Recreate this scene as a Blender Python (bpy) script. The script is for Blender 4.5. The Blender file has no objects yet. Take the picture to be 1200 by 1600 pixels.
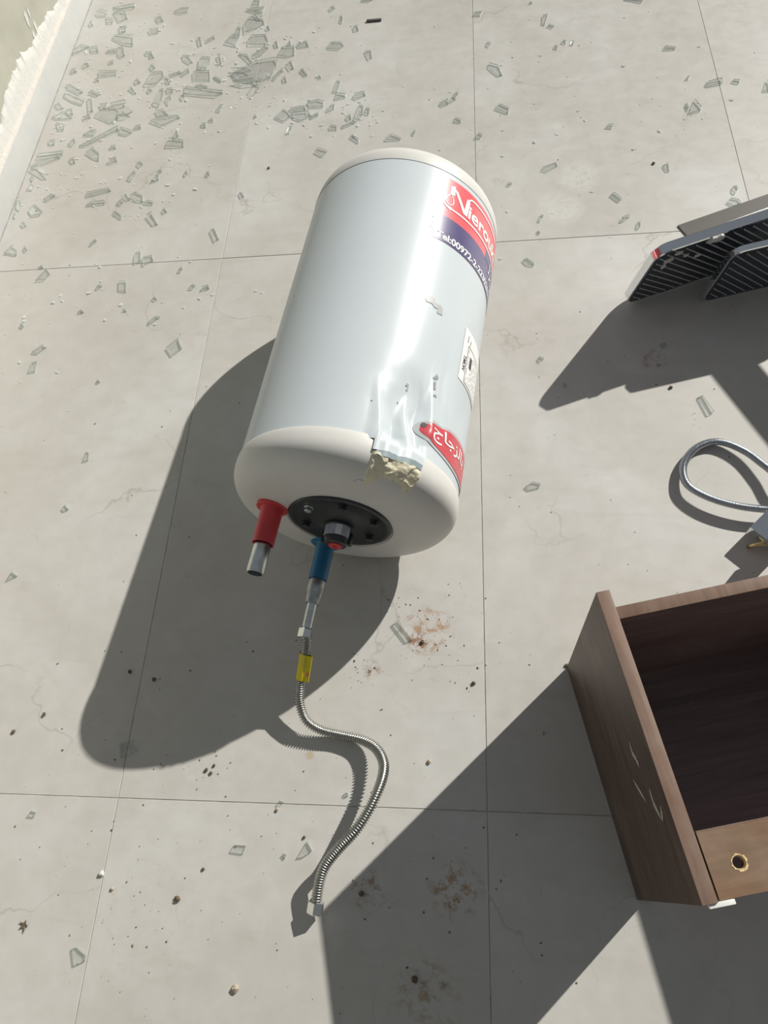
import bpy, bmesh, math, random
from mathutils import Vector, Matrix, noise

random.seed(7)
S = bpy.context.scene
COL = S.collection
PI = math.pi
sin, cos, rad = math.sin, math.cos, math.radians

# ------------------------------------------------------------------ camera
F_PX = 1146.94
CR = [Vector((0.99213269, 0.04334997, -0.11744573)),
      Vector((-0.01433581, -0.89262305, -0.45057583)),
      Vector((-0.12436722, 0.44871469, -0.88497905))]
CP = Vector((-0.01068832, -0.10248957, 1.22565620))
cam_d = bpy.data.cameras.new('camera')
cam_d.sensor_fit = 'VERTICAL'
cam_d.sensor_height = 24.0
cam_d.lens = 24.0 * F_PX / 1600.0
cam_d.clip_start = 0.02
cam = bpy.data.objects.new('camera', cam_d)
COL.objects.link(cam)
m = Matrix.Identity(4)
for i in range(3):
    m[i][0], m[i][1], m[i][2], m[i][3] = CR[0][i], -CR[1][i], -CR[2][i], CP[i]
cam.matrix_world = m
S.camera = cam

# ------------------------------------------------------------------ world, sun, exposure
SUNV = Vector((1.098, 1.07, 1.0)).normalized()
w = bpy.data.worlds.new('sky'); S.world = w; w.use_nodes = True
nt = w.node_tree; nt.nodes.clear()
wo = nt.nodes.new('ShaderNodeOutputWorld'); bg = nt.nodes.new('ShaderNodeBackground')
tc = nt.nodes.new('ShaderNodeTexCoord'); sx = nt.nodes.new('ShaderNodeSeparateXYZ')
rp = nt.nodes.new('ShaderNodeValToRGB')
rp.color_ramp.elements[0].position = 0.0; rp.color_ramp.elements[0].color = (0.45, 0.435, 0.40, 1)
rp.color_ramp.elements[1].position = 1.0; rp.color_ramp.elements[1].color = (0.53, 0.58, 0.65, 1)
e_ = rp.color_ramp.elements.new(0.35); e_.color = (0.45, 0.46, 0.45, 1)
nt.links.new(tc.outputs['Generated'], sx.inputs[0]); nt.links.new(sx.outputs['Z'], rp.inputs[0])
nt.links.new(rp.outputs[0], bg.inputs[0]); nt.links.new(bg.outputs[0], wo.inputs[0])
bg.inputs[1].default_value = 0.335
sd = bpy.data.lights.new('sun', 'SUN'); sd.energy = 5.15; sd.angle = rad(0.6); sd.color = (1.0, 0.965, 0.89)
so = bpy.data.objects.new('sun', sd); COL.objects.link(so)
so.rotation_euler = SUNV.to_track_quat('Z', 'Y').to_euler(); so.location = (3, 3, 3)
vs = S.view_settings
vs.view_transform = 'Standard'; vs.look = 'None'; vs.exposure = 0.0; vs.gamma = 1.0; vs.use_curve_mapping = False
S.display_settings.display_device = 'sRGB'
S.cycles.max_bounces = 10; S.cycles.transparent_max_bounces = 24

# ------------------------------------------------------------------ helpers
def floor_at(px, py, z=0.0):
    """point of the photograph's frame (1200x1600) on the level z"""
    a, b = (px - 600) / F_PX, (py - 800) / F_PX
    d = CR[0] * a + CR[1] * b + CR[2]
    return CP + d * ((z - CP.z) / d.z)

def link_mesh(name, verts, faces, mat=None, parent=None, smooth=False, mats=None, mi=None):
    me = bpy.data.meshes.new(name)
    me.from_pydata([tuple(v) for v in verts], [], faces)
    me.update()
    for mm in (mats or ([mat] if mat else [])): me.materials.append(mm)
    if mi:
        for p, k in zip(me.polygons, mi): p.material_index = k
    if smooth:
        for p in me.polygons: p.use_smooth = True
    o = bpy.data.objects.new(name, me); COL.objects.link(o)
    if parent: o.parent = parent
    return o

def auto_smooth(o, ang=35):
    me = o.data
    for p in me.polygons: p.use_smooth = True
    bm = bmesh.new(); bm.from_mesh(me)
    for e in bm.edges:
        e.smooth = not (len(e.link_faces) == 2 and e.calc_face_angle(0) > rad(ang))
    bm.to_mesh(me); bm.free()

def empty(name, loc, rz=0.0, label=None, cat=None, group=None):
    o = bpy.data.objects.new(name, None); COL.objects.link(o)
    o.location = loc; o.rotation_euler = (0, 0, rz); o.empty_display_size = 0.05
    tag(o, label, cat, group)
    return o

def tag(o, label=None, cat=None, group=None, kind=None):
    if label: o['label'] = label
    if cat: o['category'] = cat
    if group: o['group'] = group
    if kind: o['kind'] = kind
    return o

def box(name, lo, hi, mat, parent=None, bevel=0.0):
    bm = bmesh.new()
    bmesh.ops.create_cube(bm, size=1.0)
    for v in bm.verts:
        v.co = Vector([(lo[i] + hi[i]) / 2 + v.co[i] * (hi[i] - lo[i]) for i in range(3)])
    if bevel: bmesh.ops.bevel(bm, geom=bm.edges[:], offset=bevel, segments=2, profile=0.7, affect='EDGES')
    me = bpy.data.meshes.new(name); bm.to_mesh(me); bm.free()
    me.materials.append(mat)
    o = bpy.data.objects.new(name, me); COL.objects.link(o)
    if parent: o.parent = parent
    if bevel: auto_smooth(o, 40)
    return o

def lathe(name, prof, mat, parent=None, seg=64, axis='Y', off=(0, 0, 0), smooth=True, closed=False, sharp=40):
    """prof: (t, r) along the axis; axis Y: t along +y"""
    vs_, fs = [], []
    n = len(prof)
    for t, r in prof:
        for k in range(seg):
            a = 2 * PI * k / seg
            if axis == 'Y': vs_.append((off[0] + r * sin(a), off[1] + t, off[2] + r * cos(a)))
            else: vs_.append((off[0] + r * cos(a), off[1] + r * sin(a), off[2] + t))
    for i in range(n - 1):
        for k in range(seg):
            k2 = (k + 1) % seg
            fs.append((i * seg + k, i * seg + k2, (i + 1) * seg + k2, (i + 1) * seg + k))
    fs.append(tuple(range(seg))); fs.append(tuple(reversed(range((n - 1) * seg, n * seg))))
    if closed: fs = fs[:-2]
    o = link_mesh(name, vs_, fs, mat, parent)
    bm = bmesh.new(); bm.from_mesh(o.data); bmesh.ops.remove_doubles(bm, verts=bm.verts, dist=1e-6)
    bmesh.ops.recalc_face_normals(bm, faces=bm.faces); bm.to_mesh(o.data); bm.free()
    if smooth: auto_smooth(o, sharp)
    return o

def catmull(pts, n):
    P = [Vector(q) for q in pts]
    P = [P[0] * 2 - P[1]] + P + [P[-1] * 2 - P[-2]]
    out = []
    for i in range(1, len(P) - 2):
        for k in range(n):
            t = k / n
            a, b, c, d = P[i - 1], P[i], P[i + 1], P[i + 2]
            out.append(0.5 * ((2 * b) + (c - a) * t + (2 * a - 5 * b + 4 * c - d) * t * t + (3 * b - a - 3 * c + d) * t ** 3))
    out.append(P[-2])
    return out

def resample(pts, step):
    out = [pts[0].copy()]; acc = 0.0
    for a, b in zip(pts, pts[1:]):
        L = (b - a).length; pos = step - acc
        while pos <= L:
            out.append(a + (b - a) * (pos / L)); pos += step
        acc = L - (pos - step)
    return out

def tube(name, pts, rfun, mat, parent=None, seg=14, smooth=True):
    vs_, fs = [], []
    T = [(pts[min(i + 1, len(pts) - 1)] - pts[max(i - 1, 0)]).normalized() for i in range(len(pts))]
    nrm = T[0].orthogonal().normalized()
    for i, p in enumerate(pts):
        nrm = (nrm - T[i] * nrm.dot(T[i])).normalized()
        bn = T[i].cross(nrm)
        r = rfun(i, len(pts))
        for k in range(seg):
            a = 2 * PI * k / seg
            vs_.append(p + (nrm * cos(a) + bn * sin(a)) * r)
    for i in range(len(pts) - 1):
        for k in range(seg):
            k2 = (k + 1) % seg
            fs.append((i * seg + k, i * seg + k2, (i + 1) * seg + k2, (i + 1) * seg + k))
    fs.append(tuple(reversed(range(seg)))); fs.append(tuple(range((len(pts) - 1) * seg, len(pts) * seg)))
    return link_mesh(name, vs_, fs, mat, parent, smooth=smooth)

def hull2d(pts):
    pts = sorted(set((round(x, 6), round(y, 6)) for x, y in pts))
    def half(ps):
        h = []
        for q in ps:
            while len(h) >= 2 and (h[-1][0] - h[-2][0]) * (q[1] - h[-2][1]) - (h[-1][1] - h[-2][1]) * (q[0] - h[-2][0]) <= 0: h.pop()
            h.append(q)
        return h
    a, b = half(pts), half(pts[::-1])
    return a[:-1] + b[:-1]

# ------------------------------------------------------------------ materials
def new_mat(name):
    mt = bpy.data.materials.new(name); mt.use_nodes = True
    return mt, mt.node_tree, mt.node_tree.nodes['Principled BSDF']

def noise_node(nt, scale, detail=4.0, rough=0.55, vec=None, dist=0.0):
    n = nt.nodes.new('ShaderNodeTexNoise'); n.inputs['Scale'].default_value = scale
    n.inputs['Detail'].default_value = detail; n.inputs['Roughness'].default_value = rough
    n.inputs['Distortion'].default_value = dist
    if vec is not None: nt.links.new(vec, n.inputs['Vector'])
    return n.outputs['Fac']

def ramp(nt, src, stops):
    r = nt.nodes.new('ShaderNodeValToRGB'); el = r.color_ramp.elements
    while len(el) < len(stops): el.new(0.5)
    for e, (pos, c) in zip(el, stops):
        e.position = pos; e.color = (c[0], c[1], c[2], 1) if isinstance(c, (tuple, list)) else (c, c, c, 1)
    nt.links.new(src, r.inputs[0]); return r.outputs[0]

def mixc(nt, fac, a, b, mode='MIX'):
    n = nt.nodes.new('ShaderNodeMix'); n.data_type = 'RGBA'; n.blend_type = mode
    if isinstance(fac, float): n.inputs[0].default_value = fac
    else: nt.links.new(fac, n.inputs[0])
    for k, v in ((6, a), (7, b)):
        if isinstance(v, tuple): n.inputs[k].default_value = (v[0], v[1], v[2], 1)
        else: nt.links.new(v, n.inputs[k])
    return n.outputs[2]

def mathn(nt, op, a, b=None):
    n = nt.nodes.new('ShaderNodeMath'); n.operation = op
    for k, v in ((0, a), (1, b)):
        if v is None: continue
        if isinstance(v, (int, float)): n.inputs[k].default_value = v
        else: nt.links.new(v, n.inputs[k])
    return n.outputs[0]

def bump(nt, h, strength, dist, bsdf):
    b = nt.nodes.new('ShaderNodeBump'); b.inputs['Strength'].default_value = strength; b.inputs['Distance'].default_value = dist
    nt.links.new(h, b.inputs['Height']); nt.links.new(b.outputs[0], bsdf.inputs['Normal'])

def plain(name, col, rough=0.5, metal=0.0, var=0.08, scale=40.0, spec=0.5, coat=0.0, bumpy=0.0):
    mt, nt, b = new_mat(name)
    g = nt.nodes.new('ShaderNodeTexCoord')
    f = noise_node(nt, scale, 4, 0.6, g.outputs['Object'])
    lo = tuple(c * (1 - var) for c in col); hi = tuple(min(1, c * (1 + var)) for c in col)
    nt.links.new(ramp(nt, f, [(0.3, lo), (0.7, hi)]), b.inputs['Base Color'])
    b.inputs['Roughness'].default_value = rough; b.inputs['Metallic'].default_value = metal
    b.inputs['Specular IOR Level'].default_value = spec; b.inputs['Coat Weight'].default_value = coat
    if bumpy: bump(nt, f, bumpy, 0.002, b)
    return mt

def tile_material():
    mt, nt, b = new_mat('marble_tile')
    g = nt.nodes.new('ShaderNodeNewGeometry'); oi = nt.nodes.new('ShaderNodeObjectInfo')
    cmb = nt.nodes.new('ShaderNodeCombineXYZ')
    nt.links.new(mathn(nt, 'MULTIPLY', oi.outputs['Random'], 37.0), cmb.inputs[0])
    nt.links.new(mathn(nt, 'MULTIPLY', oi.outputs['Random'], 91.0), cmb.inputs[1])
    ad = nt.nodes.new('ShaderNodeVectorMath'); ad.operation = 'ADD'
    nt.links.new(g.outputs['Position'], ad.inputs[0]); nt.links.new(cmb.outputs[0], ad.inputs[1])
    V = ad.outputs[0]; Wp = g.outputs['Position']
    big = noise_node(nt, 2.3, 5, 0.55, V, 0.6)
    col = ramp(nt, big, [(0.30, (0.45, 0.433, 0.402)), (0.5, (0.485, 0.470, 0.440)), (0.68, (0.53, 0.525, 0.508))])
    fine = noise_node(nt, 26, 6, 0.65, V, 0.4)
    col = mixc(nt, 0.5, col, ramp(nt, fine, [(0.3, (0.46, 0.46, 0.45)), (0.7, (0.54, 0.54, 0.55))]), 'OVERLAY')
    # streaks of the stone
    mp = nt.nodes.new('ShaderNodeMapping'); mp.inputs['Rotation'].default_value = (0, 0, 0.5); mp.inputs['Scale'].default_value = (2.0, 9.0, 1)
    nt.links.new(V, mp.inputs[0])
    st = noise_node(nt, 2.0, 6, 0.6, mp.outputs[0], 1.2)
    col = mixc(nt, mathn(nt, 'MULTIPLY', ramp(nt, st, [(0.55, 0.0), (0.72, 1.0)]), 0.22), col, (0.36, 0.335, 0.30))
    # fine veins
    dn = nt.nodes.new('ShaderNodeTexNoise'); dn.inputs['Scale'].default_value = 3.0; dn.inputs['Detail'].default_value = 6
    nt.links.new(V, dn.inputs['Vector'])
    vm = nt.nodes.new('ShaderNodeVectorMath'); vm.operation = 'MULTIPLY_ADD'; vm.inputs[1].default_value = (0.5, 0.5, 0.5)
    nt.links.new(dn.outputs['Color'], vm.inputs[0]); nt.links.new(V, vm.inputs[2])
    vo = nt.nodes.new('ShaderNodeTexVoronoi'); vo.feature = 'DISTANCE_TO_EDGE'; vo.inputs['Scale'].default_value = 2.6
    nt.links.new(vm.outputs[0], vo.inputs['Vector'])
    vein = ramp(nt, vo.outputs['Distance'], [(0.0, 1.0), (0.008, 0.0)])
    msk = ramp(nt, noise_node(nt, 3.5, 2, 0.5, V), [(0.50, 0.0), (0.62, 1.0)])
    col = mixc(nt, mathn(nt, 'MULTIPLY', mathn(nt, 'MULTIPLY', vein, msk), 0.45), col, (0.27, 0.24, 0.20))
    # dust: pale, patchy
    du = noise_node(nt, 5.5, 7, 0.7, Wp)
    col = mixc(nt, mathn(nt, 'MULTIPLY', ramp(nt, du, [(0.52, 0.0), (0.75, 1.0)]), 0.35), col, (0.60, 0.595, 0.57))
    # stains with a place of their own on the floor: (px, py, radius, colour, strength, threshold)
    for px, py, r, c, s, th in ((668, 985, 0.050, (0.36, 0.20, 0.11), 0.85, 0.54), (655, 1003, 0.022, (0.25, 0.13, 0.08), 0.9, 0.48),
                                (712, 1390, 0.048, (0.33, 0.20, 0.11), 0.85, 0.54), (575, 1392, 0.035, (0.28, 0.17, 0.10), 0.8, 0.56),
                                (662, 1545, 0.040, (0.27, 0.20, 0.13), 0.8, 0.56), (484, 1180, 0.0095, (0.42, 0.36, 0.24), 0.8, 0.1),
                                (665, 1560, 0.07, (0.36, 0.30, 0.2), 0.5, 0.56),
                                (905, 275, 0.06, (0.60, 0.60, 0.58), 0.5, 0.44), (875, 325, 0.06, (0.60, 0.60, 0.58), 0.5, 0.44),
                                (1022, 562, 0.03, (0.28, 0.16, 0.11), 0.8, 0.55), (580, 1045, 0.02, (0.28, 0.17, 0.11), 0.8, 0.52),
                                (225, 1430, 0.12, (0.42, 0.32, 0.24), 0.25, 0.6)):
        P = floor_at(px, py)
        ds = nt.nodes.new('ShaderNodeVectorMath'); ds.operation = 'DISTANCE'; ds.inputs[1].default_value = tuple(P)
        nt.links.new(Wp, ds.inputs[0])
        near = ramp(nt, mathn(nt, 'DIVIDE', ds.outputs['Value'], r), [(0.55, 1.0), (1.0, 0.0)])
        nz = ramp(nt, noise_node(nt, 60, 6, 0.75, Wp, 0.15), [(th - 0.06, 0.0), (th + 0.06, 1.0)]) if th > 0.2 else near
        col = mixc(nt, mathn(nt, 'MULTIPLY', mathn(nt, 'MULTIPLY', near, nz), s), col, c)
    nt.links.new(col, b.inputs['Base Color'])
    nt.links.new(ramp(nt, fine, [(0.3, 0.42), (0.7, 0.58)]), b.inputs['Roughness'])
    b.inputs['Specular IOR Level'].default_value = 0.5
    bump(nt, fine, 0.06, 0.002, b)
    return mt

def wood_material(name, dark, light, sc=(1.5, 26.0, 26.0), rough=0.42):
    mt, nt, b = new_mat(name)
    g = nt.nodes.new('ShaderNodeTexCoord')
    mp = nt.nodes.new('ShaderNodeMapping'); mp.inputs['Scale'].default_value = sc
    nt.links.new(g.outputs['Object'], mp.inputs[0])
    a = noise_node(nt, 2.2, 6, 0.6, mp.outputs[0], 1.4)
    col = ramp(nt, a, [(0.28, dark), (0.5, tuple((d + l) / 2 for d, l in zip(dark, light))), (0.72, light)])
    mp2 = nt.nodes.new('ShaderNodeMapping'); mp2.inputs['Scale'].default_value = tuple(q * 6 for q in sc)
    nt.links.new(g.outputs['Object'], mp2.inputs[0])
    f = noise_node(nt, 2.0, 3, 0.6, mp2.outputs[0])
    col = mixc(nt, 0.35, col, ramp(nt, f, [(0.3, (0.35, 0.35, 0.35)), (0.7, (0.62, 0.62, 0.62))]), 'OVERLAY')
    # dust film
    d = noise_node(nt, 7, 5, 0.7, g.outputs['Object'])
    col = mixc(nt, mathn(nt, 'MULTIPLY', ramp(nt, d, [(0.5, 0.0), (0.75, 1.0)]), 0.16), col, (0.42, 0.40, 0.36))
    nt.links.new(col, b.inputs['Base Color'])
    nt.links.new(ramp(nt, d, [(0.3, rough - 0.06), (0.7, rough + 0.12)]), b.inputs['Roughness'])
    bump(nt, a, 0.05, 0.001, b)
    return mt

def glass_material(name, tint, extra, white_glint=0.0):
    mt = bpy.data.materials.new(name); mt.use_nodes = True
    nt = mt.node_tree; nt.nodes.clear()
    out = nt.nodes.new('ShaderNodeOutputMaterial'); mx = nt.nodes.new('ShaderNodeMixShader')
    tr = nt.nodes.new('ShaderNodeBsdfTransparent'); gl = nt.nodes.new('ShaderNodeBsdfGlossy')
    g = nt.nodes.new('ShaderNodeTexCoord')
    f = noise_node(nt, 60, 3, 0.5, g.outputs['Object'])
    nt.links.new(ramp(nt, f, [(0.3, tuple(t * 0.95 for t in tint)), (0.7, tint)]), tr.inputs[0])
    gl.inputs['Roughness'].default_value = 0.06; gl.inputs[0].default_value = (0.96, 1.0, 0.98, 1)
    fr = nt.nodes.new('ShaderNodeLayerWeight'); fr.inputs[0].default_value = 0.5
    sch = mathn(nt, 'MULTIPLY', mathn(nt, 'POWER', fr.outputs['Facing'], 4.0), 0.8)
    nt.links.new(mathn(nt, 'MINIMUM', mathn(nt, 'ADD', sch, extra), 1.0), mx.inputs[0])
    nt.links.new(tr.outputs[0], mx.inputs[1]); nt.links.new(gl.outputs[0], mx.inputs[2])
    res = mx.outputs[0]
    if white_glint:  # diffuse white mixed in: brightness and glints put into the colour
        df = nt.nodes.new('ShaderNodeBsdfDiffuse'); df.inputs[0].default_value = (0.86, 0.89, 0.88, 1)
        m2 = nt.nodes.new('ShaderNodeMixShader'); m2.inputs[0].default_value = white_glint
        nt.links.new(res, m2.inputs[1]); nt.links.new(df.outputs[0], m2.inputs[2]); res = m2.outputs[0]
    nt.links.new(res, out.inputs[0])
    return mt

M = {}
M['tile'] = tile_material()
M['grout'] = plain('grout', (0.40, 0.385, 0.355), 0.9, var=0.35, scale=30, bumpy=0.4)
M['wall'] = plain('wall_paint', (0.405, 0.40, 0.335), 0.85, var=0.10, scale=9, bumpy=0.2)
M['plaster'] = plain('plaster', (0.62, 0.615, 0.585), 0.95, var=0.06, scale=120, bumpy=0.6)
M['plaster_pink'] = plain('grout_line', (0.60, 0.565, 0.52), 0.9, var=0.10, scale=80, bumpy=0.4)
M['skirt'] = plain('skirting_tile', (0.52, 0.525, 0.515), 0.4, var=0.06, scale=12)
M['steel_white'] = plain('white_enamel', (0.555, 0.61, 0.64), 0.33, var=0.012, scale=6, spec=0.25, coat=0.0)
M['cap'] = plain('white_plastic', (0.63, 0.625, 0.60), 0.42, var=0.015, scale=30, spec=0.4)
M['seam'] = plain('seam_shadow_gap', (0.25, 0.26, 0.26), 0.7)
M['black'] = plain('black_plastic', (0.022, 0.026, 0.027), 0.38, var=0.3, scale=60)
M['zinc'] = plain('zinc', (0.62, 0.66, 0.66), 0.32, 1.0, var=0.15, scale=70)
M['dull_zinc'] = plain('dull_zinc', (0.42, 0.45, 0.45), 0.42, 0.85, var=0.25, scale=90)
M['chrome'] = plain('chrome', (0.80, 0.82, 0.84), 0.06, 1.0, var=0.03)
M['hose'] = plain('stainless_hose', (0.46, 0.46, 0.44), 0.34, 1.0, var=0.08, scale=150)
M['hose_blue'] = plain('chromed_hose', (0.44, 0.48, 0.52), 0.34, 1.0, var=0.08, scale=150)
M['red'] = plain('red_plastic', (0.60, 0.045, 0.055), 0.42, var=0.08)
M['blue'] = plain('blue_plastic', (0.012, 0.15, 0.31), 0.42, var=0.1)
M['label_red'] = plain('label_red', (0.80, 0.12, 0.14), 0.3, var=0.03)
M['label_navy'] = plain('label_navy', (0.10, 0.085, 0.20), 0.3, var=0.08)
M['label_white'] = plain('label_white', (0.86, 0.86, 0.85), 0.35, var=0.02)
M['label_grey'] = plain('label_grey', (0.44, 0.45, 0.46), 0.35, var=0.04)
M['oval_red'] = plain('oval_red', (0.56, 0.07, 0.09), 0.3, var=0.05)
M['ink'] = plain('ink', (0.07, 0.075, 0.08), 0.5)
M['foam'] = plain('insulation_foam', (0.70, 0.66, 0.50), 0.95, var=0.08, scale=60, bumpy=0.4)
M['torn'] = plain('torn_metal', (0.26, 0.32, 0.345), 0.5, 0.1, var=0.15, scale=70)
M['scuff'] = plain('scuff_grey', (0.30, 0.32, 0.33), 0.7, var=0.25, scale=150)
M['yellow'] = plain('yellow_film', (0.72, 0.60, 0.01), 0.16, var=0.06)
M['thermo_label'] = plain('thermostat_label', (0.48, 0.50, 0.56), 0.35, var=0.2, scale=120)
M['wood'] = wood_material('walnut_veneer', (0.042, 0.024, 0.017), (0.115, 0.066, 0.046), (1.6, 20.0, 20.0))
M['wood_in'] = wood_material('walnut_inside', (0.110, 0.068, 0.066), (0.215, 0.138, 0.128), (22.0, 1.3, 22.0))  # lightened inside tone, lens veil over the shaded interior put into the colour
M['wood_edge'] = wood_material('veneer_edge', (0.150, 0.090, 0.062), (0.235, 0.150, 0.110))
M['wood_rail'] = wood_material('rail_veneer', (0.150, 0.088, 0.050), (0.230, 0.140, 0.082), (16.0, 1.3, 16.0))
M['chip'] = plain('raw_chipboard', (0.66, 0.50, 0.27), 0.9, var=0.2, scale=300, bumpy=0.6)
M['scratch'] = plain('dust_scratch', (0.40, 0.36, 0.33), 0.8, var=0.2, scale=200)
M['white_clip'] = plain('white_clip', (0.78, 0.78, 0.75), 0.5, var=0.05)
M['glass'] = glass_material('shard_glass', (0.992, 0.997, 0.995), 0.010)
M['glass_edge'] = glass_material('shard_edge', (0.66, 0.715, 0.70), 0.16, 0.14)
M['crumb'] = glass_material('crushed_glass', (0.97, 0.985, 0.98), 0.20, 0.45)  # whiteness of crushed glass, with bright glints painted in as white
M['face'] = plain('dark_mirror_face', (0.030, 0.034, 0.045), 0.10, 0.35, var=0.25, scale=30)
M['nozzle'] = plain('silicone_nozzle', (0.46, 0.48, 0.50), 0.5)
M['plate'] = plain('dull_metal_plate', (0.062, 0.057, 0.050), 0.55, 0.0, var=0.08, scale=20)
M['residue'] = plain('grey_residue', (0.46, 0.46, 0.44), 0.5, var=0.35, scale=160, bumpy=0.8)
M['brass'] = plain('brass', (0.62, 0.50, 0.25), 0.3, 1.0, var=0.1)
M['dirt'] = plain('brown_dirt', (0.13, 0.095, 0.065), 0.95, var=0.5, scale=200, bumpy=0.5)
M['pebble'] = plain('mortar_crumb', (0.44, 0.37, 0.29), 0.95, var=0.25, scale=250, bumpy=0.8)
M['rubber'] = plain('black_strip', (0.05, 0.05, 0.048), 0.7, var=0.3)

# ------------------------------------------------------------------ floor of 60 x 120 tiles
fl = box('floor', (-1.215, -2.4, -0.04), (2.405, 3.605, -0.0010), M['grout'])
tag(fl, 'floor of large pale grey marble tiles with thin joints', None, None, 'structure')
G = 0.0007
bm = bmesh.new(); bmesh.ops.create_cube(bm, size=1.0)
for v in bm.verts: v.co = Vector((v.co.x * (0.6 - 2 * G), v.co.y * (1.2 - 2 * G), v.co.z * 0.009 - 0.0045))
bmesh.ops.bevel(bm, geom=[e for e in bm.edges if all(v.co.z > -0.001 for v in e.verts)], offset=0.0004, segments=1, affect='EDGES')
tile_me = bpy.data.meshes.new('tile'); bm.to_mesh(tile_me); bm.free(); tile_me.materials.append(M['tile'])
for i in range(6):
    for j in range(5):
        o = bpy.data.objects.new('tile', tile_me); COL.objects.link(o)
        o.location = (-0.9 + 0.6 * i, -1.8 + 1.2 * j, 0.0002 * ((i * 7 + j * 3) % 3 - 1)); o.parent = fl

# ------------------------------------------------------------------ wall on the left with its skirting
wl = box('wall_left', (-1.46, -2.4, -0.04), (-1.212, 3.6, 0.75), M['wall'])
tag(wl, 'grey green painted wall rising from the left edge', None, None, 'structure')
for k in range(5):
    y0 = -2.4 + 1.2 * k
    s = box('skirting_tile', (-1.212, y0 + 0.001, 0.0005), (-1.2005, y0 + 1.199, 0.072), M['skirt'], wl, 0.0012)
# mortar line on the skirting's top
vs_, fs = [], []
n = 260
for k in range(n + 1):
    y = 0.9 + 2.2 * k / n
    a = noise.noise(Vector((y * 14, 0.3, 0))) * 0.002
    vs_ += [(-1.2015 + a, y, 0.0718), (-1.2025 + a, y, 0.0765 + a), (-1.2105, y, 0.0825 + 2 * a), (-1.2125, y, 0.083)]
for k in range(n):
    for q in range(3):
        b = k * 4 + q
        fs.append((b, b + 1, b + 5, b + 4))
link_mesh('mortar_line', vs_, fs, M['plaster_pink'], wl, True)
# ragged plaster smear on the wall above the skirting
vs_, fs = [], []
n = 900
for k in range(n + 1):
    y = 0.9 + 2.2 * k / n
    base = 0.040 + 0.022 * noise.noise(Vector((y * 3.1, 4.2, 0))) + 0.026 * noise.noise(Vector((y * 9.5, 1.7, 0)))
    base += 0.012 * noise.noise(Vector((y * 26, 8.8, 0))) + 0.008 * max(0, noise.noise(Vector((y * 55, 2.2, 0))))
    h = 0.081 + max(0.006, base)
    th = 0.0022 + 0.0012 * noise.noise(Vector((y * 40, 0, 5)))
    vs_ += [(-1.2115 + 0.0032, y, 0.080), (-1.2115 + th, y, (0.081 + h) / 2), (-1.2115 + 0.0008, y, h - 0.001), (-1.2125, y + 0.002, h)]
for k in range(n):
    for q in range(3):
        b = k * 4 + q
        fs.append((b, b + 1, b + 5, b + 4))
link_mesh('plaster_smear', vs_, fs, M['plaster'], wl, True)
rnd = random.Random(3)
for k in range(9):
    y = 1.45 + 0.75 * rnd.random(); z = 0.125 + 0.05 * rnd.random(); L = 0.008 + 0.016 * rnd.random()
    pts = []
    for q in range(7):
        a = 2 * PI * q / 7; rr = 0.6 + 0.5 * rnd.random()
        pts.append((-1.2108, y + 0.35 * L * cos(a) * rr + 0.3 * L * sin(a), z + L * sin(a) * rr))
    link_mesh('plaster_fleck', pts + [(p_[0] - 0.0012, p_[1], p_[2]) for p_ in pts],
              [tuple(range(7))] + [(q, (q + 1) % 7, 7 + (q + 1) % 7, 7 + q) for q in range(7)], M['plaster'], wl)

# ------------------------------------------------------------------ the water heater
R = 0.1807; ZC = 0.1842
T0, T1 = -0.036, 0.5345
heater = empty('water_heater', (-0.2147, 0.5, 0.0), -math.atan(0.133),
               'white dented electric water heater tank lying on the tiled floor', 'water heater')

def seg_d(s, t, a, b):
    ax, ay = a; bx, by = b
    dx, dy = bx - ax, by - ay
    q = max(0, min(1, ((s - ax) * dx + (t - ay) * dy) / (dx * dx + dy * dy)))
    return math.hypot(s - ax - q * dx, t - ay - q * dy)

CREASE = [(0.0075, (0.058, 0.085), (0.074, -0.036), 0.020), (-0.0085, (0.080, 0.075), (0.098, -0.036), 0.022),
          (0.0085, (0.100, 0.105), (0.120, -0.036), 0.018), (-0.0080, (0.124, 0.125), (0.138, -0.036), 0.018),
          (0.0060, (0.143, 0.165), (0.158, 0.012), 0.014), (-0.0045, (0.160, 0.190), (0.176, 0.045), 0.016)]
def disp(th, t):
    """outward displacement of the steel jacket (th from the top, radians)"""
    s = R * th
    if s < 0.0 or s > 0.26 or t > 0.34: return 0.0
    d = -0.0125 * math.exp(-((s - 0.112) / 0.040) ** 2 - ((t - 0.035) / 0.058) ** 2)
    d += -0.0040 * math.exp(-((s - 0.150) / 0.030) ** 2 - ((t - 0.130) / 0.070) ** 2)
    for h, a, b, wd in CREASE:
        k = (a[1] - t) / (a[1] - b[1])          # grows from the far end of the fold to the near end
        if k <= 0: continue
        k = min(1.0, k)
        k2 = k * k * (3 - 2 * k)
        q = abs(s + 0.007 * noise.noise(Vector((t * 22, a[0] * 40, 0))) - (a[0] + (b[0] - a[0]) * min(k, 1.0))) / (wd * (0.35 + 0.85 * k))
        if q < 1 and t > b[1] - 0.02: d += h * k2 * (1 - q) ** 2 * (1 + 1.2 * q) * max(0.0, 1 - max(0.0, b[1] - t) / 0.02)
    k = math.exp(-((s - 0.11) / 0.05) ** 2 - ((t - 0.02) / 0.07) ** 2)
    d += 0.0028 * k * noise.noise(Vector((s * 42, t * 30, 1.3)))
    return d

def on_tank(th, t, off=0.0, dent=True):
    r = R + off + (disp(th, t) if dent else 0.0)
    return (r * sin(th), t, ZC + r * cos(th))

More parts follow.
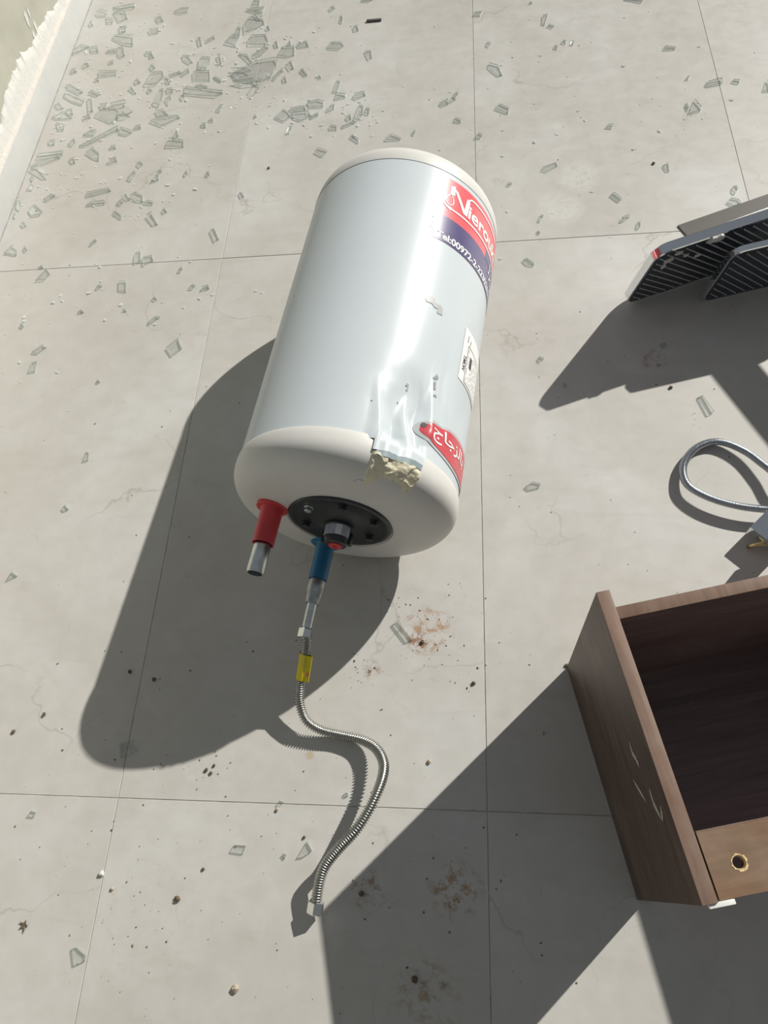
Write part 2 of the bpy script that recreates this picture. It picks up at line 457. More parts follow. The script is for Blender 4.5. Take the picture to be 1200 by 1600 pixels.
ths = []
a = -180.0
while a < 179.9:
    ths.append(rad(a)); a += 0.6 if 5 <= a < 76 else 3.0
ts = []
t = T0
while t < T1 - 1e-6:
    ts.append(t); t += 0.0022 if t < 0.27 else 0.012
ts.append(T1)
nth, ntt = len(ths), len(ts)
vs_ = [on_tank(th, t) for t in ts for th in ths]
fs = []
for i in range(ntt - 1):
    for k in range(nth):
        k2 = (k + 1) % nth
        fs.append((i * nth + k, i * nth + k2, (i + 1) * nth + k2, (i + 1) * nth + k))
link_mesh('jacket', vs_, fs, M['steel_white'], heater, True)

CAPN = [(-0.030, 0.1790), (-0.030, 0.1822), (-0.033, 0.1830), (-0.040, 0.1838), (-0.051, 0.1836), (-0.061, 0.1812), (-0.070, 0.1758), (-0.078, 0.1668),
        (-0.085, 0.1530), (-0.0895, 0.1370), (-0.0930, 0.1180), (-0.0950, 0.0980), (-0.0955, 0.0870), (-0.0920, 0.0850), (-0.0920, 0.0)]
def cap_r(t):
    for (a, ra), (b, rb) in zip(CAPN[1:], CAPN[2:]):
        if b <= t <= a: return ra + (rb - ra) * ((t - a) / (b - a) if a != b else 0)
    return 0.18
def spline_prof(pr, n=4):
    out = []
    for i in range(len(pr) - 1):
        p0 = pr[max(i - 1, 0)]; p1 = pr[i]; p2 = pr[i + 1]; p3 = pr[min(i + 2, len(pr) - 1)]
        for k in range(n):
            t = k / n
            out.append(tuple(0.5 * (2 * p1[j] + (p2[j] - p0[j]) * t + (2 * p0[j] - 5 * p1[j] + 4 * p2[j] - p3[j]) * t * t + (3 * p1[j] - p0[j] - 3 * p2[j] + p3[j]) * t ** 3) for j in (0, 1)))
    return out + [pr[-1]]
prof = CAPN[:2] + spline_prof(CAPN[2:12]) + CAPN[12:]
prof = [(t, max(r, 0.0005)) for t, r in prof]
lathe('end_cap', prof, M['cap'], heater, 128, off=(0, 0, ZC), sharp=50)
CAPF = [(0.5330, 0.1780), (0.5330, 0.1806), (0.5400, 0.1812), (0.5520, 0.1806), (0.5630, 0.1776), (0.5730, 0.1710), (0.5810, 0.1600), (0.5870, 0.1440), (0.5905, 0.12), (0.592, 0.08), (0.592, 0.0005)]
lathe('end_cap', CAPF[:2] + spline_prof(CAPF[2:]), M['cap'], heater, 128, off=(0, 0, ZC), sharp=50)
lathe('seam_line', [(0.5318, 0.1790), (0.5318, 0.1812), (0.5330, 0.1812), (0.5330, 0.1790)], M['seam'], heater, 128, off=(0, 0, ZC))

# torn steel skirt bent out over the cap, its bare edge and the foam behind it
def patch(name, mat, th0, th1, nth_, t_of, rho, nt_, keep=None, parent=heater, smooth=True):
    vs_, fs = [], []
    for i in range(nt_ + 1):
        for k in range(nth_ + 1):
            th = rad(th0 + (th1 - th0) * k / nth_); t = t_of(i / nt_, th)
            r = rho(th, t, i / nt_, k / nth_)
            vs_.append((r * sin(th), t, ZC + r * cos(th)))
    for i in range(nt_):
        for k in range(nth_):
            if keep and not keep(i / nt_, k / nth_): continue
            b = i * (nth_ + 1) + k
            fs.append((b, b + nth_ + 1, b + nth_ + 2, b + 1))
    return link_mesh(name, vs_, fs, mat, parent, smooth)

def skirt_t(q, th):
    dg = math.degrees(th)
    end = -0.0535 + 0.0075 * max(0, (dg - 24) / 23) + 0.0012 * noise.noise(Vector((dg * 0.6, 2, 0)))
    return -0.010 + (end + 0.010) * q
def skirt_r(th, t, q, k):
    dg = math.degrees(th)
    base = R + disp(th, max(t, -0.034)) + 0.0006
    out = 0.1860 + 0.0030 * noise.noise(Vector((dg * 0.16, 7, 0))) + 0.0030 * abs(((dg * 0.075) % 1) - 0.5)
    f = min(1, max(0, (q - 0.15) / 0.55)); f = f * f * (3 - 2 * f)
    side = min(1, min(k, 1 - k) / 0.05)
    r = base + (max(out, base) - base) * f
    return r - 0.0012 * (1 - side) * (1 - f)
sk = patch('torn_skirt', M['steel_white'], 21.8, 47.6, 70, skirt_t, skirt_r, 24)
def edge_t(q, th): return skirt_t(1, th) + 0.0006 - 0.0090 * q
def edge_r(th, t, q, k): return skirt_r(th, skirt_t(1, th), 1, k) + 0.0002 - 0.0010 * q
patch('bare_metal_edge', M['torn'], 23.6, 47.2, 60, edge_t, edge_r, 4)
def foam_t(q, th):
    dg = math.degrees(th)
    low = -0.0800 - 0.006 * math.exp(-((dg - 47) / 4) ** 2) - 0.010 * math.exp(-((dg - 25) / 4) ** 2) + 0.004 * noise.noise(Vector((dg * 0.5, 4, 0)))
    return -0.0560 + (low + 0.0560) * q
def foam_r(th, t, q, k):
    dg = math.degrees(th)
    e = min(min(k, 1 - k) / 0.06, (1 - q) / 0.10, 1.0)
    bumpy = 0.0030 * noise.noise(Vector((dg * 0.16, t * 90, 3))) + 0.0006 * noise.noise(Vector((dg * 0.7, t * 300, 9)))
    step = 0.0020 if noise.noise(Vector((dg * 0.17, t * 60, 11))) > 0.05 else -0.0006
    return cap_r(t) + (-0.0010 + (0.0042 + bumpy + step) * e)
patch('torn_foam', M['foam'], 21.5, 48.5, 70, foam_t, foam_r, 44)
# hairline split running off the foam
pts = [Vector((lambda r, th, t: (r * sin(th), t, ZC + r * cos(th)))(cap_r(t) + 0.0004, rad(d), t)) for d, t in ((22.5, -0.0865), (20.5, -0.0862), (18.6, -0.0870), (17.2, -0.0885))]
tube('hairline_split', pts, lambda i, n: 0.0005, M['scuff'], heater, 6)

# --- flange with bolts and thermostat on the near end
lathe('flange', [(-0.0925, 0.0005), (-0.0925, 0.0835), (-0.0960, 0.0840), (-0.0985, 0.0825), (-0.0990, 0.0770), (-0.0968, 0.0740), (-0.0968, 0.0400), (-0.1000, 0.0330), (-0.1005, 0.0005)],
      M['black'], heater, 96, off=(0.002, 0, ZC + 0.010))
for k in range(6):
    a = rad(k * 60 + 15); x, z = 0.060 * sin(a), 0.060 * cos(a)
    zinc = (k == 5)
    b = lathe('bolt', [(-0.0965, 0.0085), (-0.0980, 0.0085), (-0.0980, 0.0062), (-0.1040, 0.0062), (-0.1048, 0.0052), (-0.1048, 0.0005)],
              M['zinc'] if zinc else M['black'], heater, 6, off=(x + 0.002, 0, ZC + 0.010 + z), sharp=25)
    if zinc: b['label'] = 'bare zinc hex bolt'
lathe('thermostat', [(-0.1000, 0.0245), (-0.1030, 0.0245), (-0.1040, 0.0215), (-0.1180, 0.0205), (-0.1260, 0.0200), (-0.1320, 0.0180), (-0.1330, 0.0165), (-0.1330, 0.0005)], M['black'], heater, 40, off=(0, 0, ZC))
patch_r = 0.0219
vs_, fs = [], []
for i, t in enumerate((-0.1045, -0.1230)):
    for k in range(33):
        a = rad(-70 + 140 * k / 32); vs_.append((patch_r * sin(a), t, ZC + patch_r * cos(a)))
for k in range(32): fs.append((k, k + 33, k + 34, k + 1))
link_mesh('thermostat_label', vs_, fs, M['thermo_label'], heater, True)
vs_, fs = [], []
for i, t in enumerate((-0.1050, -0.1225)):
    for k in range(9):
        a = rad(2 + 26 * k / 8); vs_.append(((patch_r + 0.0004) * sin(a), t, ZC + (patch_r + 0.0004) * cos(a)))
for k in range(8): fs.append((k, k + 9, k + 10, k + 1))
link_mesh('thermostat_label', vs_, fs, M['label_white'], heater, True)
lathe('reset_button', [(-0.1325, 0.0110), (-0.1350, 0.0110), (-0.1355, 0.0098), (-0.1355, 0.0040), (-0.1340, 0.0036), (-0.1340, 0.0005)], M['red'], heater, 32, off=(0, 0, ZC - 0.001))
for sx_ in (-1, 1):
    box('clip', (sx_ * 0.0215 - 0.003, -0.1300, ZC - 0.008), (sx_ * 0.0215 + 0.003, -0.1100, ZC + 0.002), M['black'], heater, 0.001)

# --- red outlet, blue inlet
def pipe(x, z, col, tend, sleeve_r):
    lathe('pipe_sleeve', [(-0.0895, 0.0005), (-0.0895, 0.0260), (-0.0955, 0.0262), (-0.0965, 0.0250), (-0.0968, sleeve_r + 0.002), (-0.1000, sleeve_r + 0.0005), (tend, sleeve_r), (tend, sleeve_r - 0.002), (tend + 0.01, sleeve_r - 0.003)],
          col, heater, 48, off=(x, 0, ZC + z))
pipe(-0.106, 0.030, M['red'], -0.1580, 0.0172)
lathe('threaded_pipe', [(-0.150, 0.0125), (-0.1600, 0.0125), (-0.1620, 0.0138), (-0.2060, 0.0138), (-0.2075, 0.0130), (-0.2075, 0.0112), (-0.170, 0.0110), (-0.169, 0.0005)], M['zinc'], heater, 40, off=(-0.106, 0, ZC + 0.030))
BX, BZ = -0.041, -0.090
pipe(BX, BZ, M['blue'], -0.1620, 0.0155)
lathe('reducer', [(-0.155, 0.012), (-0.1640, 0.0135), (-0.1660, 0.0150), (-0.1860, 0.0150), (-0.1880, 0.0140), (-0.1990, 0.0128), (-0.2050, 0.0122), (-0.2050, 0.0005)], M['dull_zinc'], heater, 40, off=(BX, 0, ZC + BZ))
lathe('steel_pipe', [(-0.2040, 0.0086), (-0.2460, 0.0084), (-0.2460, 0.0070), (-0.2540, 0.0070), (-0.2540, 0.0005)], M['zinc'], heater, 32, off=(BX, 0, ZC + BZ))

# --- labels and print on the jacket
def wrap_flat(name, mat, outline, off, n_sub, parent=heater):
    """outline: convex polygon of (theta deg, t) turned into a fine patch on the jacket"""
    bm = bmesh.new()
    vsx = [bm.verts.new((R * rad(a), t, 0)) for a, t in outline]
    bm.faces.new(vsx)
    bmesh.ops.triangulate(bm, faces=bm.faces[:])
    for _ in range(6):
        es = [e for e in bm.edges if e.calc_length() > n_sub]
        if not es: break
        bmesh.ops.subdivide_edges(bm, edges=es, cuts=1)
        bmesh.ops.triangulate(bm, faces=bm.faces[:])
    for v in bm.verts: v.co = on_tank(v.co.x / R, v.co.y, off)
    bmesh.ops.recalc_face_normals(bm, faces=bm.faces)
    me = bpy.data.meshes.new(name); bm.to_mesh(me); bm.free(); me.materials.append(mat)
    for p_ in me.polygons: p_.use_smooth = True
    o = bpy.data.objects.new(name, me); COL.objects.link(o); o.parent = parent
    # faces must look outwards
    c = me.polygons[0].center; nn = me.polygons[0].normal
    if nn.dot(Vector((c.x, 0, c.z - ZC))) < 0: me.flip_normals()
    return o

def wrap_text(name, body, th0, t0, width, height, mat, off, parent, bold=0.0, shear=0.0, slope=0.0, vertical=False):
    cu = bpy.data.curves.new(name, 'FONT'); cu.body = body; cu.offset = bold; cu.shear = shear
    ob = bpy.data.objects.new(name, cu); COL.objects.link(ob)
    me0 = ob.evaluated_get(bpy.context.evaluated_depsgraph_get()).to_mesh()
    bm = bmesh.new(); bm.from_mesh(me0)
    bpy.data.objects.remove(ob)
    x0 = min(v.co.x for v in bm.verts); x1 = max(v.co.x for v in bm.verts)
    y0 = min(v.co.y for v in bm.verts); y1 = max(v.co.y for v in bm.verts)
    for v in bm.verts:
        x = (v.co.x - x0) / (x1 - x0) * width; y = (v.co.y - y0) / (y1 - y0) * height
        if vertical: v.co = (-y, x, 0)
        else: v.co = (x, y + slope * x, 0)
    bmesh.ops.triangulate(bm, faces=bm.faces[:])
    for _ in range(4):
        es = [e for e in bm.edges if e.calc_length() > 0.006]
        if not es: break
        bmesh.ops.subdivide_edges(bm, edges=es, cuts=1); bmesh.ops.triangulate(bm, faces=bm.faces[:])
    for v in bm.verts: v.co = on_tank(rad(th0) + v.co.x / R, t0 + v.co.y, off)
    me = bpy.data.meshes.new(name); bm.to_mesh(me); bm.free(); me.materials.append(mat)
    o = bpy.data.objects.new(name, me); COL.objects.link(o); o.parent = parent
    return o

def stroke(name, pts, wd, mat, off, parent, closed=False):
    """painted line on the jacket through (theta deg, t) points"""
    P = [Vector((R * rad(a), t, 0)) for a, t in pts]
    P = catmull(P, max(6, int(240 / len(P)) if len(P) < 6 else 8)) if len(P) > 2 else [P[0] + (P[1] - P[0]) * k / 24 for k in range(25)]
    vs_, fs = [], []
    for i, p_ in enumerate(P):
        d = (P[min(i + 1, len(P) - 1)] - P[max(i - 1, 0)]).normalized()
        nn = Vector((-d.y, d.x, 0)) * (wd / 2)
        for q in (p_ - nn, p_ + nn): vs_.append(on_tank(q.x / R, q.y, off))
    for i in range(len(P) - 1): fs.append((2 * i, 2 * i + 2, 2 * i + 3, 2 * i + 1))
    return link_mesh(name, vs_, fs, mat, parent)

lab = wrap_flat('red_label', M['label_red'], [(28, 0.432), (72, 0.432), (72, 0.455), (118, 0.455), (118, 0.521), (28, 0.521)][0:1] + [(118, 0.432), (118, 0.521), (28, 0.521)], 0.0006, 0.012)
lab['label'] = 'red printed label band'
nav = wrap_flat('navy_label', M['label_navy'], [(28, 0.375), (118, 0.375), (118, 0.432), (28, 0.432)], 0.0006, 0.012)
nav['label'] = 'navy printed label band'
wrap_flat('navy_step', M['label_navy'], [(71, 0.431), (118, 0.431), (118, 0.452), (71, 0.452)], 0.0009, 0.012, nav)
# big N with its swash lines
wrap_flat('letter_stroke', M['label_white'], [(35.0, 0.505), (37.6, 0.509), (38.2, 0.487), (35.2, 0.487)], 0.0012, 0.01, lab)
wrap_flat('letter_stroke', M['label_white'], [(36.4, 0.506), (39.8, 0.500), (48.0, 0.462), (45.2, 0.463)], 0.0013, 0.01, lab)
wrap_flat('letter_stroke', M['label_white'], [(45.6, 0.462), (48.4, 0.462), (49.2, 0.498), (46.6, 0.502)], 0.0012, 0.01, lab)
stroke('swash_line', [(47.6, 0.497), (49.5, 0.506), (54, 0.5085), (70, 0.5085), (116, 0.5085)], 0.0034, M['label_white'], 0.0013, lab)
stroke('swash_line', [(34.0, 0.4545), (45, 0.4530), (116, 0.4530)], 0.0034, M['label_white'], 0.0013, lab)
wrap_flat('swash_head', M['label_white'], [(31.0, 0.4590), (36.8, 0.4490), (37.6, 0.4560), (34.0, 0.4575)], 0.0014, 0.01, lab)
stroke('drop_outline', [(36.0, 0.489), (33.6, 0.476), (33.4, 0.466), (35.8, 0.461), (38.0, 0.466), (37.8, 0.476), (36.0, 0.489)], 0.0016, M['label_white'], 0.0013, lab)
wrap_text('brand_lettering', 'ierouki', 49.0, 0.462, 0.120, 0.030, M['label_white'], 0.0012, lab, 0.022)
wrap_text('phone_lettering', 'Tel:00972-2-2230262', 31.5, 0.3790, 0.172, 0.0150, M['label_white'], 0.0012, nav, 0.025)
wrap_text('arabic_lettering', '\ufedf\ufeb0\ufef2', 78.0, 0.402, 0.050, 0.040, M['label_white'], 0.0014, nav, 0.01)
stroke('label_scratch', [(28.2, 0.420), (29.2, 0.412), (28.6, 0.404)], 0.0035, M['steel_white'], 0.0012, nav)
stroke('label_scratch', [(28.2, 0.397), (29.0, 0.393), (30.2, 0.385)], 0.003, M['steel_white'], 0.0012, nav)
# oval badge by the near end
def oval(k, c=(80, 0.018), w_=38.5, h_=0.0315):
    return [(c[0] + w_ * k * cos(2 * PI * i / 60) if k == 1 else c[0] + (w_ - (1 - k) * 16) * cos(2 * PI * i / 60), c[1] + h_ * k * sin(2 * PI * i / 60)) for i in range(60)]
ov = wrap_flat('oval_badge', M['label_grey'], oval(1), 0.0010, 0.008)
ov['label'] = 'red oval badge with a grey border'
wrap_flat('oval_field', M['oval_red'], oval(0.83), 0.0016, 0.008, ov)
wrap_text('arabic_lettering', '\ufe9d\ufe8e\ufe9f\ufeb0\ufedf\ufe8e\ufe91', 50.5, 0.006, 0.105, 0.030, M['label_white'], 0.0022, ov, 0.012)
wrap_flat('badge_hole', M['ink'], [(45.6 + 1.3 * cos(2 * PI * i / 12), 0.0245 + 0.0042 * sin(2 * PI * i / 12)) for i in range(12)], 0.0022, 0.01, ov)
# white rating sticker
stk = wrap_flat('rating_sticker', M['label_white'], [(62.5, 0.146), (96, 0.146), (96, 0.250), (62.5, 0.250)], 0.0008, 0.012)
stroke('sticker_frame', [(68.0, 0.150), (68.0, 0.222)], 0.0012, M['ink'], 0.0013, stk)
stroke('sticker_frame', [(68.0, 0.150), (95.0, 0.150)], 0.0012, M['ink'], 0.0013, stk)
stroke('sticker_frame', [(68.0, 0.222), (95.0, 0.222)], 0.0010, M['ink'], 0.0013, stk)
wrap_text('sticker_lettering', 'NOM.L', 67.2, 0.168, 0.030, 0.0090, M['ink'], 0.0013, stk, 0.01, vertical=True)
wrap_flat('sticker_mark', M['ink'], [(71.5, 0.186), (74.5, 0.186), (74.5, 0.208), (71.5, 0.208)], 0.0013, 0.01, stk)
rnd = random.Random(11)
for k in range(9):
    a = 69.5 + k * 2.3
    t_ = 0.154
    while t_ < 0.218:
        L = 0.004 + 0.010 * rnd.random()
        if not (71 < a < 75 and t_ + L > 0.182): stroke('sticker_print', [(a, t_), (a, min(t_ + L, 0.219))], 0.0010, M['scuff'], 0.0013, stk)
        t_ += L + 0.003 + 0.004 * rnd.random()
for k in range(2):
    stroke('sticker_print', [(66.5 + 3 * k, 0.226), (66.8 + 3 * k, 0.240 - 0.004 * k)], 0.0022, M['scuff'], 0.0013, stk)
# scuffs on the jacket
def blot(a, t, sa, st_, seed, mat=M['scuff'], rot=0.0):
    rr = random.Random(seed); pts = []
    for q in range(11):
        f = 2 * PI * q / 11; k = 0.55 + 0.6 * rr.random()
        x, y = sa * cos(f) * k, st_ * sin(f) * k
        pts.append((a + x * cos(rot) - y * sin(rot) / R * 57.3, t + x / 57.3 * R * sin(rot) + y * cos(rot)))
    h = hull2d(pts)
    return wrap_flat('scuff', mat, h, 0.0008, 0.01)
blot(35.6, 0.2460, 3.0, 0.0090, 1, M['label_grey']); blot(39.0, 0.2410, 2.2, 0.0060, 2, M['label_grey']); blot(42.0, 0.2370, 2.2, 0.0110, 3, M['label_grey'])
for k, (a, t, sa, st_) in enumerate(((33.0, 0.078, 0.9, 0.003), (33.6, 0.071, 0.6, 0.004), (48.2, 0.118, 1.2, 0.005), (46.6, 0.112, 1.0, 0.003), (47.6, 0.103, 1.0, 0.006),
                                     (48.0, 0.095, 1.1, 0.004), (49.6, 0.084, 0.8, 0.003), (48.2, 0.082, 0.5, 0.003), (30.2, 0.044, 0.5, 0.003), (45.0, 0.030, 0.3, 0.0012), (17.0, 0.028, 0.6, 0.001))):
    blot(a, t, sa, st_, 20 + k)

# ------------------------------------------------------------------ corrugated inlet hose
hose = empty('corrugated_hose', tuple(floor_at(534, 1160)), 0,
             'corrugated stainless hose with yellow tag hanging from the blue pipe', 'hose')
hb = hose.location.copy()
MW = Matrix.Translation(heater.location) @ Matrix.Rotation(heater.rotation_euler.z, 4, 'Z')
p_start = MW @ Vector((BX, -0.266, ZC + BZ))
hp = [(479, 1003, p_start.z), (477, 1022, 0.086), (475, 1042, 0.071), (471, 1060, 0.056), (468.5, 1078, 0.046), (468.5, 1099, 0.036), (479, 1126, 0.025), (502, 1141, 0.017), (534, 1149, 0.0125), (567, 1157, 0.0160),
      (588, 1170, 0.026), (599, 1191, 0.040), (598, 1213, 0.052), (589, 1239, 0.060), (575, 1268, 0.062), (556, 1297, 0.059), (529, 1326, 0.049), (508, 1353, 0.039), (499, 1379, 0.030), (494, 1411, 0.021)]
path = [MW @ Vector((BX, -0.258, ZC + BZ)) - hb] + [floor_at(*q) - hb for q in hp]
fine = resample(catmull(path, 24), 0.00065)
tube('corrugated_tube', fine, lambda i, n: 0.0068 + 0.0017 * cos(2 * PI * i / 6), M['hose'], hose, 16)
def nut(pos, d, name, r, L, mat, parent):
    d = d.normalized(); q = d.to_track_quat('Y', 'Z').to_matrix()
    o = lathe(name, [(-L / 2, r * 0.55), (-L / 2, r * 0.93), (-L / 2 + 0.0015, r), (L / 2 - 0.0015, r), (L / 2, r * 0.93), (L / 2, r * 0.55), (0.0, r * 0.52)], mat, parent, 6, sharp=20)
    for v in o.data.vertices: v.co = pos + q @ v.co
    return o
nut((MW @ Vector((BX, -0.2565, ZC + BZ))) - hb, MW.to_3x3() @ Vector((0, 1, 0)), 'hex_nut', 0.0122, 0.0150, M['chrome'], hose)
nut(path[-1] + (path[-1] - path[-2]).normalized() * 0.006, path[-1] - path[-2], 'hex_nut', 0.0125, 0.0165, M['chrome'], hose)
# yellow tag wrapped round the hose: a hexagonal sleeve with a loose flap
i0 = min(range(len(fine)), key=lambda i: (fine[i] + hb - floor_at(476, 1020, 0.088)).length)
i1 = min(range(len(fine)), key=lambda i: (fine[i] + hb - floor_at(471, 1060, 0.056)).length)
a, b = fine[i0], fine[i1]; ax = (b - a).normalized()
side = ax.cross(Vector((0, 0, 1))).normalized(); upv = side.cross(ax).normalized()
if side.x < 0: side = -side
prof2 = [(-0.0086, 0.000), (-0.0074, 0.0058), (-0.0030, 0.0088), (0.0030, 0.0088), (0.0068, 0.0064), (0.0145, 0.0055), (0.0148, 0.0046), (0.0088, 0.0010), (0.0074, -0.0056), (0.0, -0.0086), (-0.0074, -0.0056)]
vs_ = [a + side * x + upv * y for x, y in prof2] + [b + side * x + upv * y for x, y in prof2]
n = len(prof2)
tagm = link_mesh('yellow_tag', vs_, [(k, (k + 1) % n, n + (k + 1) % n, n + k) for k in range(n)], M['yellow'], hose)
tagm['label'] = 'yellow plastic tag'
q0 = b + (a - b) * 0.22 + side * 0.0108 + upv * 0.0064
q1 = b + (a - b) * 0.38 + side * 0.0108 + upv * 0.0064
link_mesh('tag_print', [q0 - side * 0.002, q0 + side * 0.002, q1 + side * 0.002 , q1 - side * 0.0015], [(0, 1, 2, 3)], M['label_red'], tagm)

# ------------------------------------------------------------------ brown cabinet lying on its back
YAW = rad(12.76)
cab = empty('bathroom_cabinet', (0.1345, 0.2255, 0.0), YAW - PI / 2,
            'dark walnut veneered cabinet on its back, open side up, dusty scratched side', 'cabinet')
# local x: towards the near end, local y: to the right side, z: up
CL, CH, CW, TH = 0.345, 0.352, 0.470, 0.0165
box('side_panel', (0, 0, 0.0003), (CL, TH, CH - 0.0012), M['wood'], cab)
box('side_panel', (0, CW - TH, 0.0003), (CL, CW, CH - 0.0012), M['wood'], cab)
box('edge_strip', (0, 0, CH - 0.0012), (CL, TH, CH), M['wood_edge'], cab, 0.0004)
box('edge_strip', (0, CW - TH, CH - 0.0012), (CL, CW, CH), M['wood_edge'], cab, 0.0004)
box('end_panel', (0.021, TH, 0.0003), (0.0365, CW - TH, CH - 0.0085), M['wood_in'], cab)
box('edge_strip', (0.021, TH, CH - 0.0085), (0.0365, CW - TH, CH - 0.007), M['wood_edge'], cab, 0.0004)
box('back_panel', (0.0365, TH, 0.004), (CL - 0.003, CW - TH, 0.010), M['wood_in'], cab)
# front rail with a drilled hole
hx, hy, hr = 0.314, 0.052, 0.0068
x0, x1, y0, y1, z1, z0 = 0.279, CL - 0.001, TH + 0.0035, CW - TH, CH - 0.006, CH - 0.022
vs_, fs = [], []
N = 24
def rect_hit(a):
    dx, dy = cos(a), sin(a); c = []
    if dx > 1e-9: c.append((x1 - hx) / dx)
    if dx < -1e-9: c.append((x0 - hx) / dx)
    if dy > 1e-9: c.append((y1 - hy) / dy)
    if dy < -1e-9: c.append((y0 - hy) / dy)
    k = min(c); return hx + dx * k, hy + dy * k
angs = sorted([2 * PI * k / N for k in range(N)] + [math.atan2(yy - hy, xx - hx) % (2 * PI) for xx in (x0, x1) for yy in (y0, y1)])
N = len(angs)
for z in (z1, z0):
    for a in angs: vs_.append((hx + hr * cos(a) * (1 + 0.06 * sin(3 * a)), hy + hr * sin(a), z))
    for a in angs: vs_.append((*rect_hit(a), z))
for k in range(N):
    k2 = (k + 1) % N
    fs += [(k, N + k, N + k2, k2), (2 * N + k, 2 * N + k2, 3 * N + k2, 3 * N + k), (k, k2, 2 * N + k2, 2 * N + k), (N + k, 3 * N + k, 3 * N + k2, N + k2)]
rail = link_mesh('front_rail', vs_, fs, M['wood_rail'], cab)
rail['label'] = 'lighter brown rail with a drilled hole'
vs_, fs = [], []
rnd = random.Random(5)
for k in range(28):
    a = 2 * PI * k / 28
    wd = 0.0006 + 0.0016 * rnd.random() * (1.3 if sin(a - 0.6) > -0.2 or cos(a) > 0 else 0.5)
    for r_, z in ((hr - 0.0010, z1 - 0.004), (hr + 0.0001, z1 + 0.0003), (hr + wd, z1 + 0.0004), (hr + wd + 0.0003, z1 - 0.0004)):
        vs_.append((hx + r_ * cos(a), hy + r_ * sin(a), z))
for k in range(28):
    for q in range(3): fs.append((k * 4 + q, k * 4 + q + 1, ((k + 1) % 28) * 4 + q + 1, ((k + 1) % 28) * 4 + q))
link_mesh('splintered_rim', vs_, fs, M['chip'], rail)
box('edge_strip', (x0 - 0.0012, y0, z0), (x0, y1, z1 + 0.0002), M['wood_edge'], rail)
box('white_clip', (CL - 0.0005, 0.007, CH - 0.009), (CL + 0.0045, 0.034, CH - 0.003), M['white_clip'], cab, 0.001)
# pale scratches on the outer side
def scratch(pts, wd):
    P = catmull([Vector((x, -0.0004, z)) for x, z in pts], 6)
    vs_, fs = [], []
    for i, p_ in enumerate(P):
        q = wd * (0.25 + sin(PI * i / (len(P) - 1))) * (0.8 + 0.4 * noise.noise(Vector((i * 0.6, wd * 900, 0))))
        vs_ += [p_ + Vector((0, 0, q)), p_ - Vector((0, 0, q))]
    for i in range(len(P) - 1): fs.append((2 * i, 2 * i + 1, 2 * i + 3, 2 * i + 2))
    link_mesh('scratch', vs_, fs, M['scratch'], cab)
scratch([(0.166, 0.270), (0.180, 0.268), (0.190, 0.276), (0.199, 0.278)], 0.0050)
scratch([(0.206, 0.225), (0.220, 0.239), (0.236, 0.255)], 0.0048)
scratch([(0.224, 0.292), (0.242, 0.292), (0.261, 0.304)], 0.0050)
scratch([(0.246, 0.318), (0.254, 0.312), (0.261, 0.306)], 0.0040)

# ------------------------------------------------------------------ shower heads on the right
def rounded(wd, ht, r, n=10):
    out = []
    for cx, cy, a0 in ((wd - r, ht - r, 0), (r, ht - r, 90), (r, r, 180), (wd - r, r, 270)):
        for k in range(n + 1):
            a = rad(a0 + 90 * k / n); out.append((cx + r * cos(a), cy + r * sin(a)))
    return out
def shower_head(base, d, v, wd, ht, th, r, label, name='rain_shower'):
    """base: floor corner of the front face, d: along the floor, v: up the face"""
    root = empty(name, tuple(base), 0, label, 'shower head', 'fallen shower heads')
    d = d.normalized(); v = (v - d * v.dot(d)).normalized(); nrm = d.cross(v)
    if nrm.y > 0: nrm = -nrm             # faces the camera side
    lift = max(0.0, th * nrm.z) + 0.0004
    def W(x, y, z): return d * x + v * y + nrm * z + Vector((0, 0, lift))
    O = rounded(wd, ht, r); I = rounded(wd - 0.006, ht - 0.006, r - 0.003); I = [(x + 0.003, y + 0.003) for x, y in I]
    B = rounded(wd - 0.004, ht - 0.004, r - 0.002); B = [(x + 0.002, y + 0.002) for x, y in B]
    n = len(O)
    rings = [[W(x, y, -th) for x, y in B], [W(x, y, -th + 0.002) for x, y in O], [W(x, y, -0.0012) for x, y in O], [W(x, y, 0) for x, y in I], [W(x, y, -0.0015) for x, y in I]]
    vs_ = [p_ for rg in rings for p_ in rg]; fs = []
    for i in range(len(rings) - 1):
        for k in range(n): fs.append((i * n + k, i * n + (k + 1) % n, (i + 1) * n + (k + 1) % n, (i + 1) * n + k))
    fs.append(tuple(reversed(range(n))))
    o = link_mesh('chrome_shell', vs_, fs, M['chrome'], root)
    bm = bmesh.new(); bm.from_mesh(o.data); bmesh.ops.recalc_face_normals(bm, faces=bm.faces); bm.to_mesh(o.data); bm.free()
    auto_smooth(o, 30)
    link_mesh('spray_face', [W(x, y, -0.0008) for x, y in I], [tuple(range(n))], M['face'], root)
    vs_, fs = [], []
    for i in range(-40, 60):
        for j in range(-20, 70):
            q1, q2 = i * 0.0135, j * 0.0088 + (0.0044 if i % 2 else 0)      # rows run diagonally over the face
            x, y = (q1 + q2) * 0.7071, (q1 - q2) * 0.7071 + 0.10
            if x < 0.010 or y < 0.010 or x > wd - 0.010 or y > ht - 0.010: continue
            if min(x, wd - x) < r and min(y, ht - y) < r and math.hypot(r - min(x, wd - x), r - min(y, ht - y)) > r - 0.008: continue
            b = len(vs_)
            for rr_, z in ((0.0015, -0.0008), (0.0011, 0.0012)):
                for k in range(6): vs_.append(W(x + rr_ * cos(k * PI / 3), y + rr_ * sin(k * PI / 3), z))
            for k in range(6): fs.append((b + k, b + (k + 1) % 6, b + 6 + (k + 1) % 6, b + 6 + k))
            fs.append(tuple(range(b + 6, b + 12)))
    o = link_mesh('nozzles', vs_, fs, M['nozzle'], root); o['kind'] = 'stuff'
    return root, W
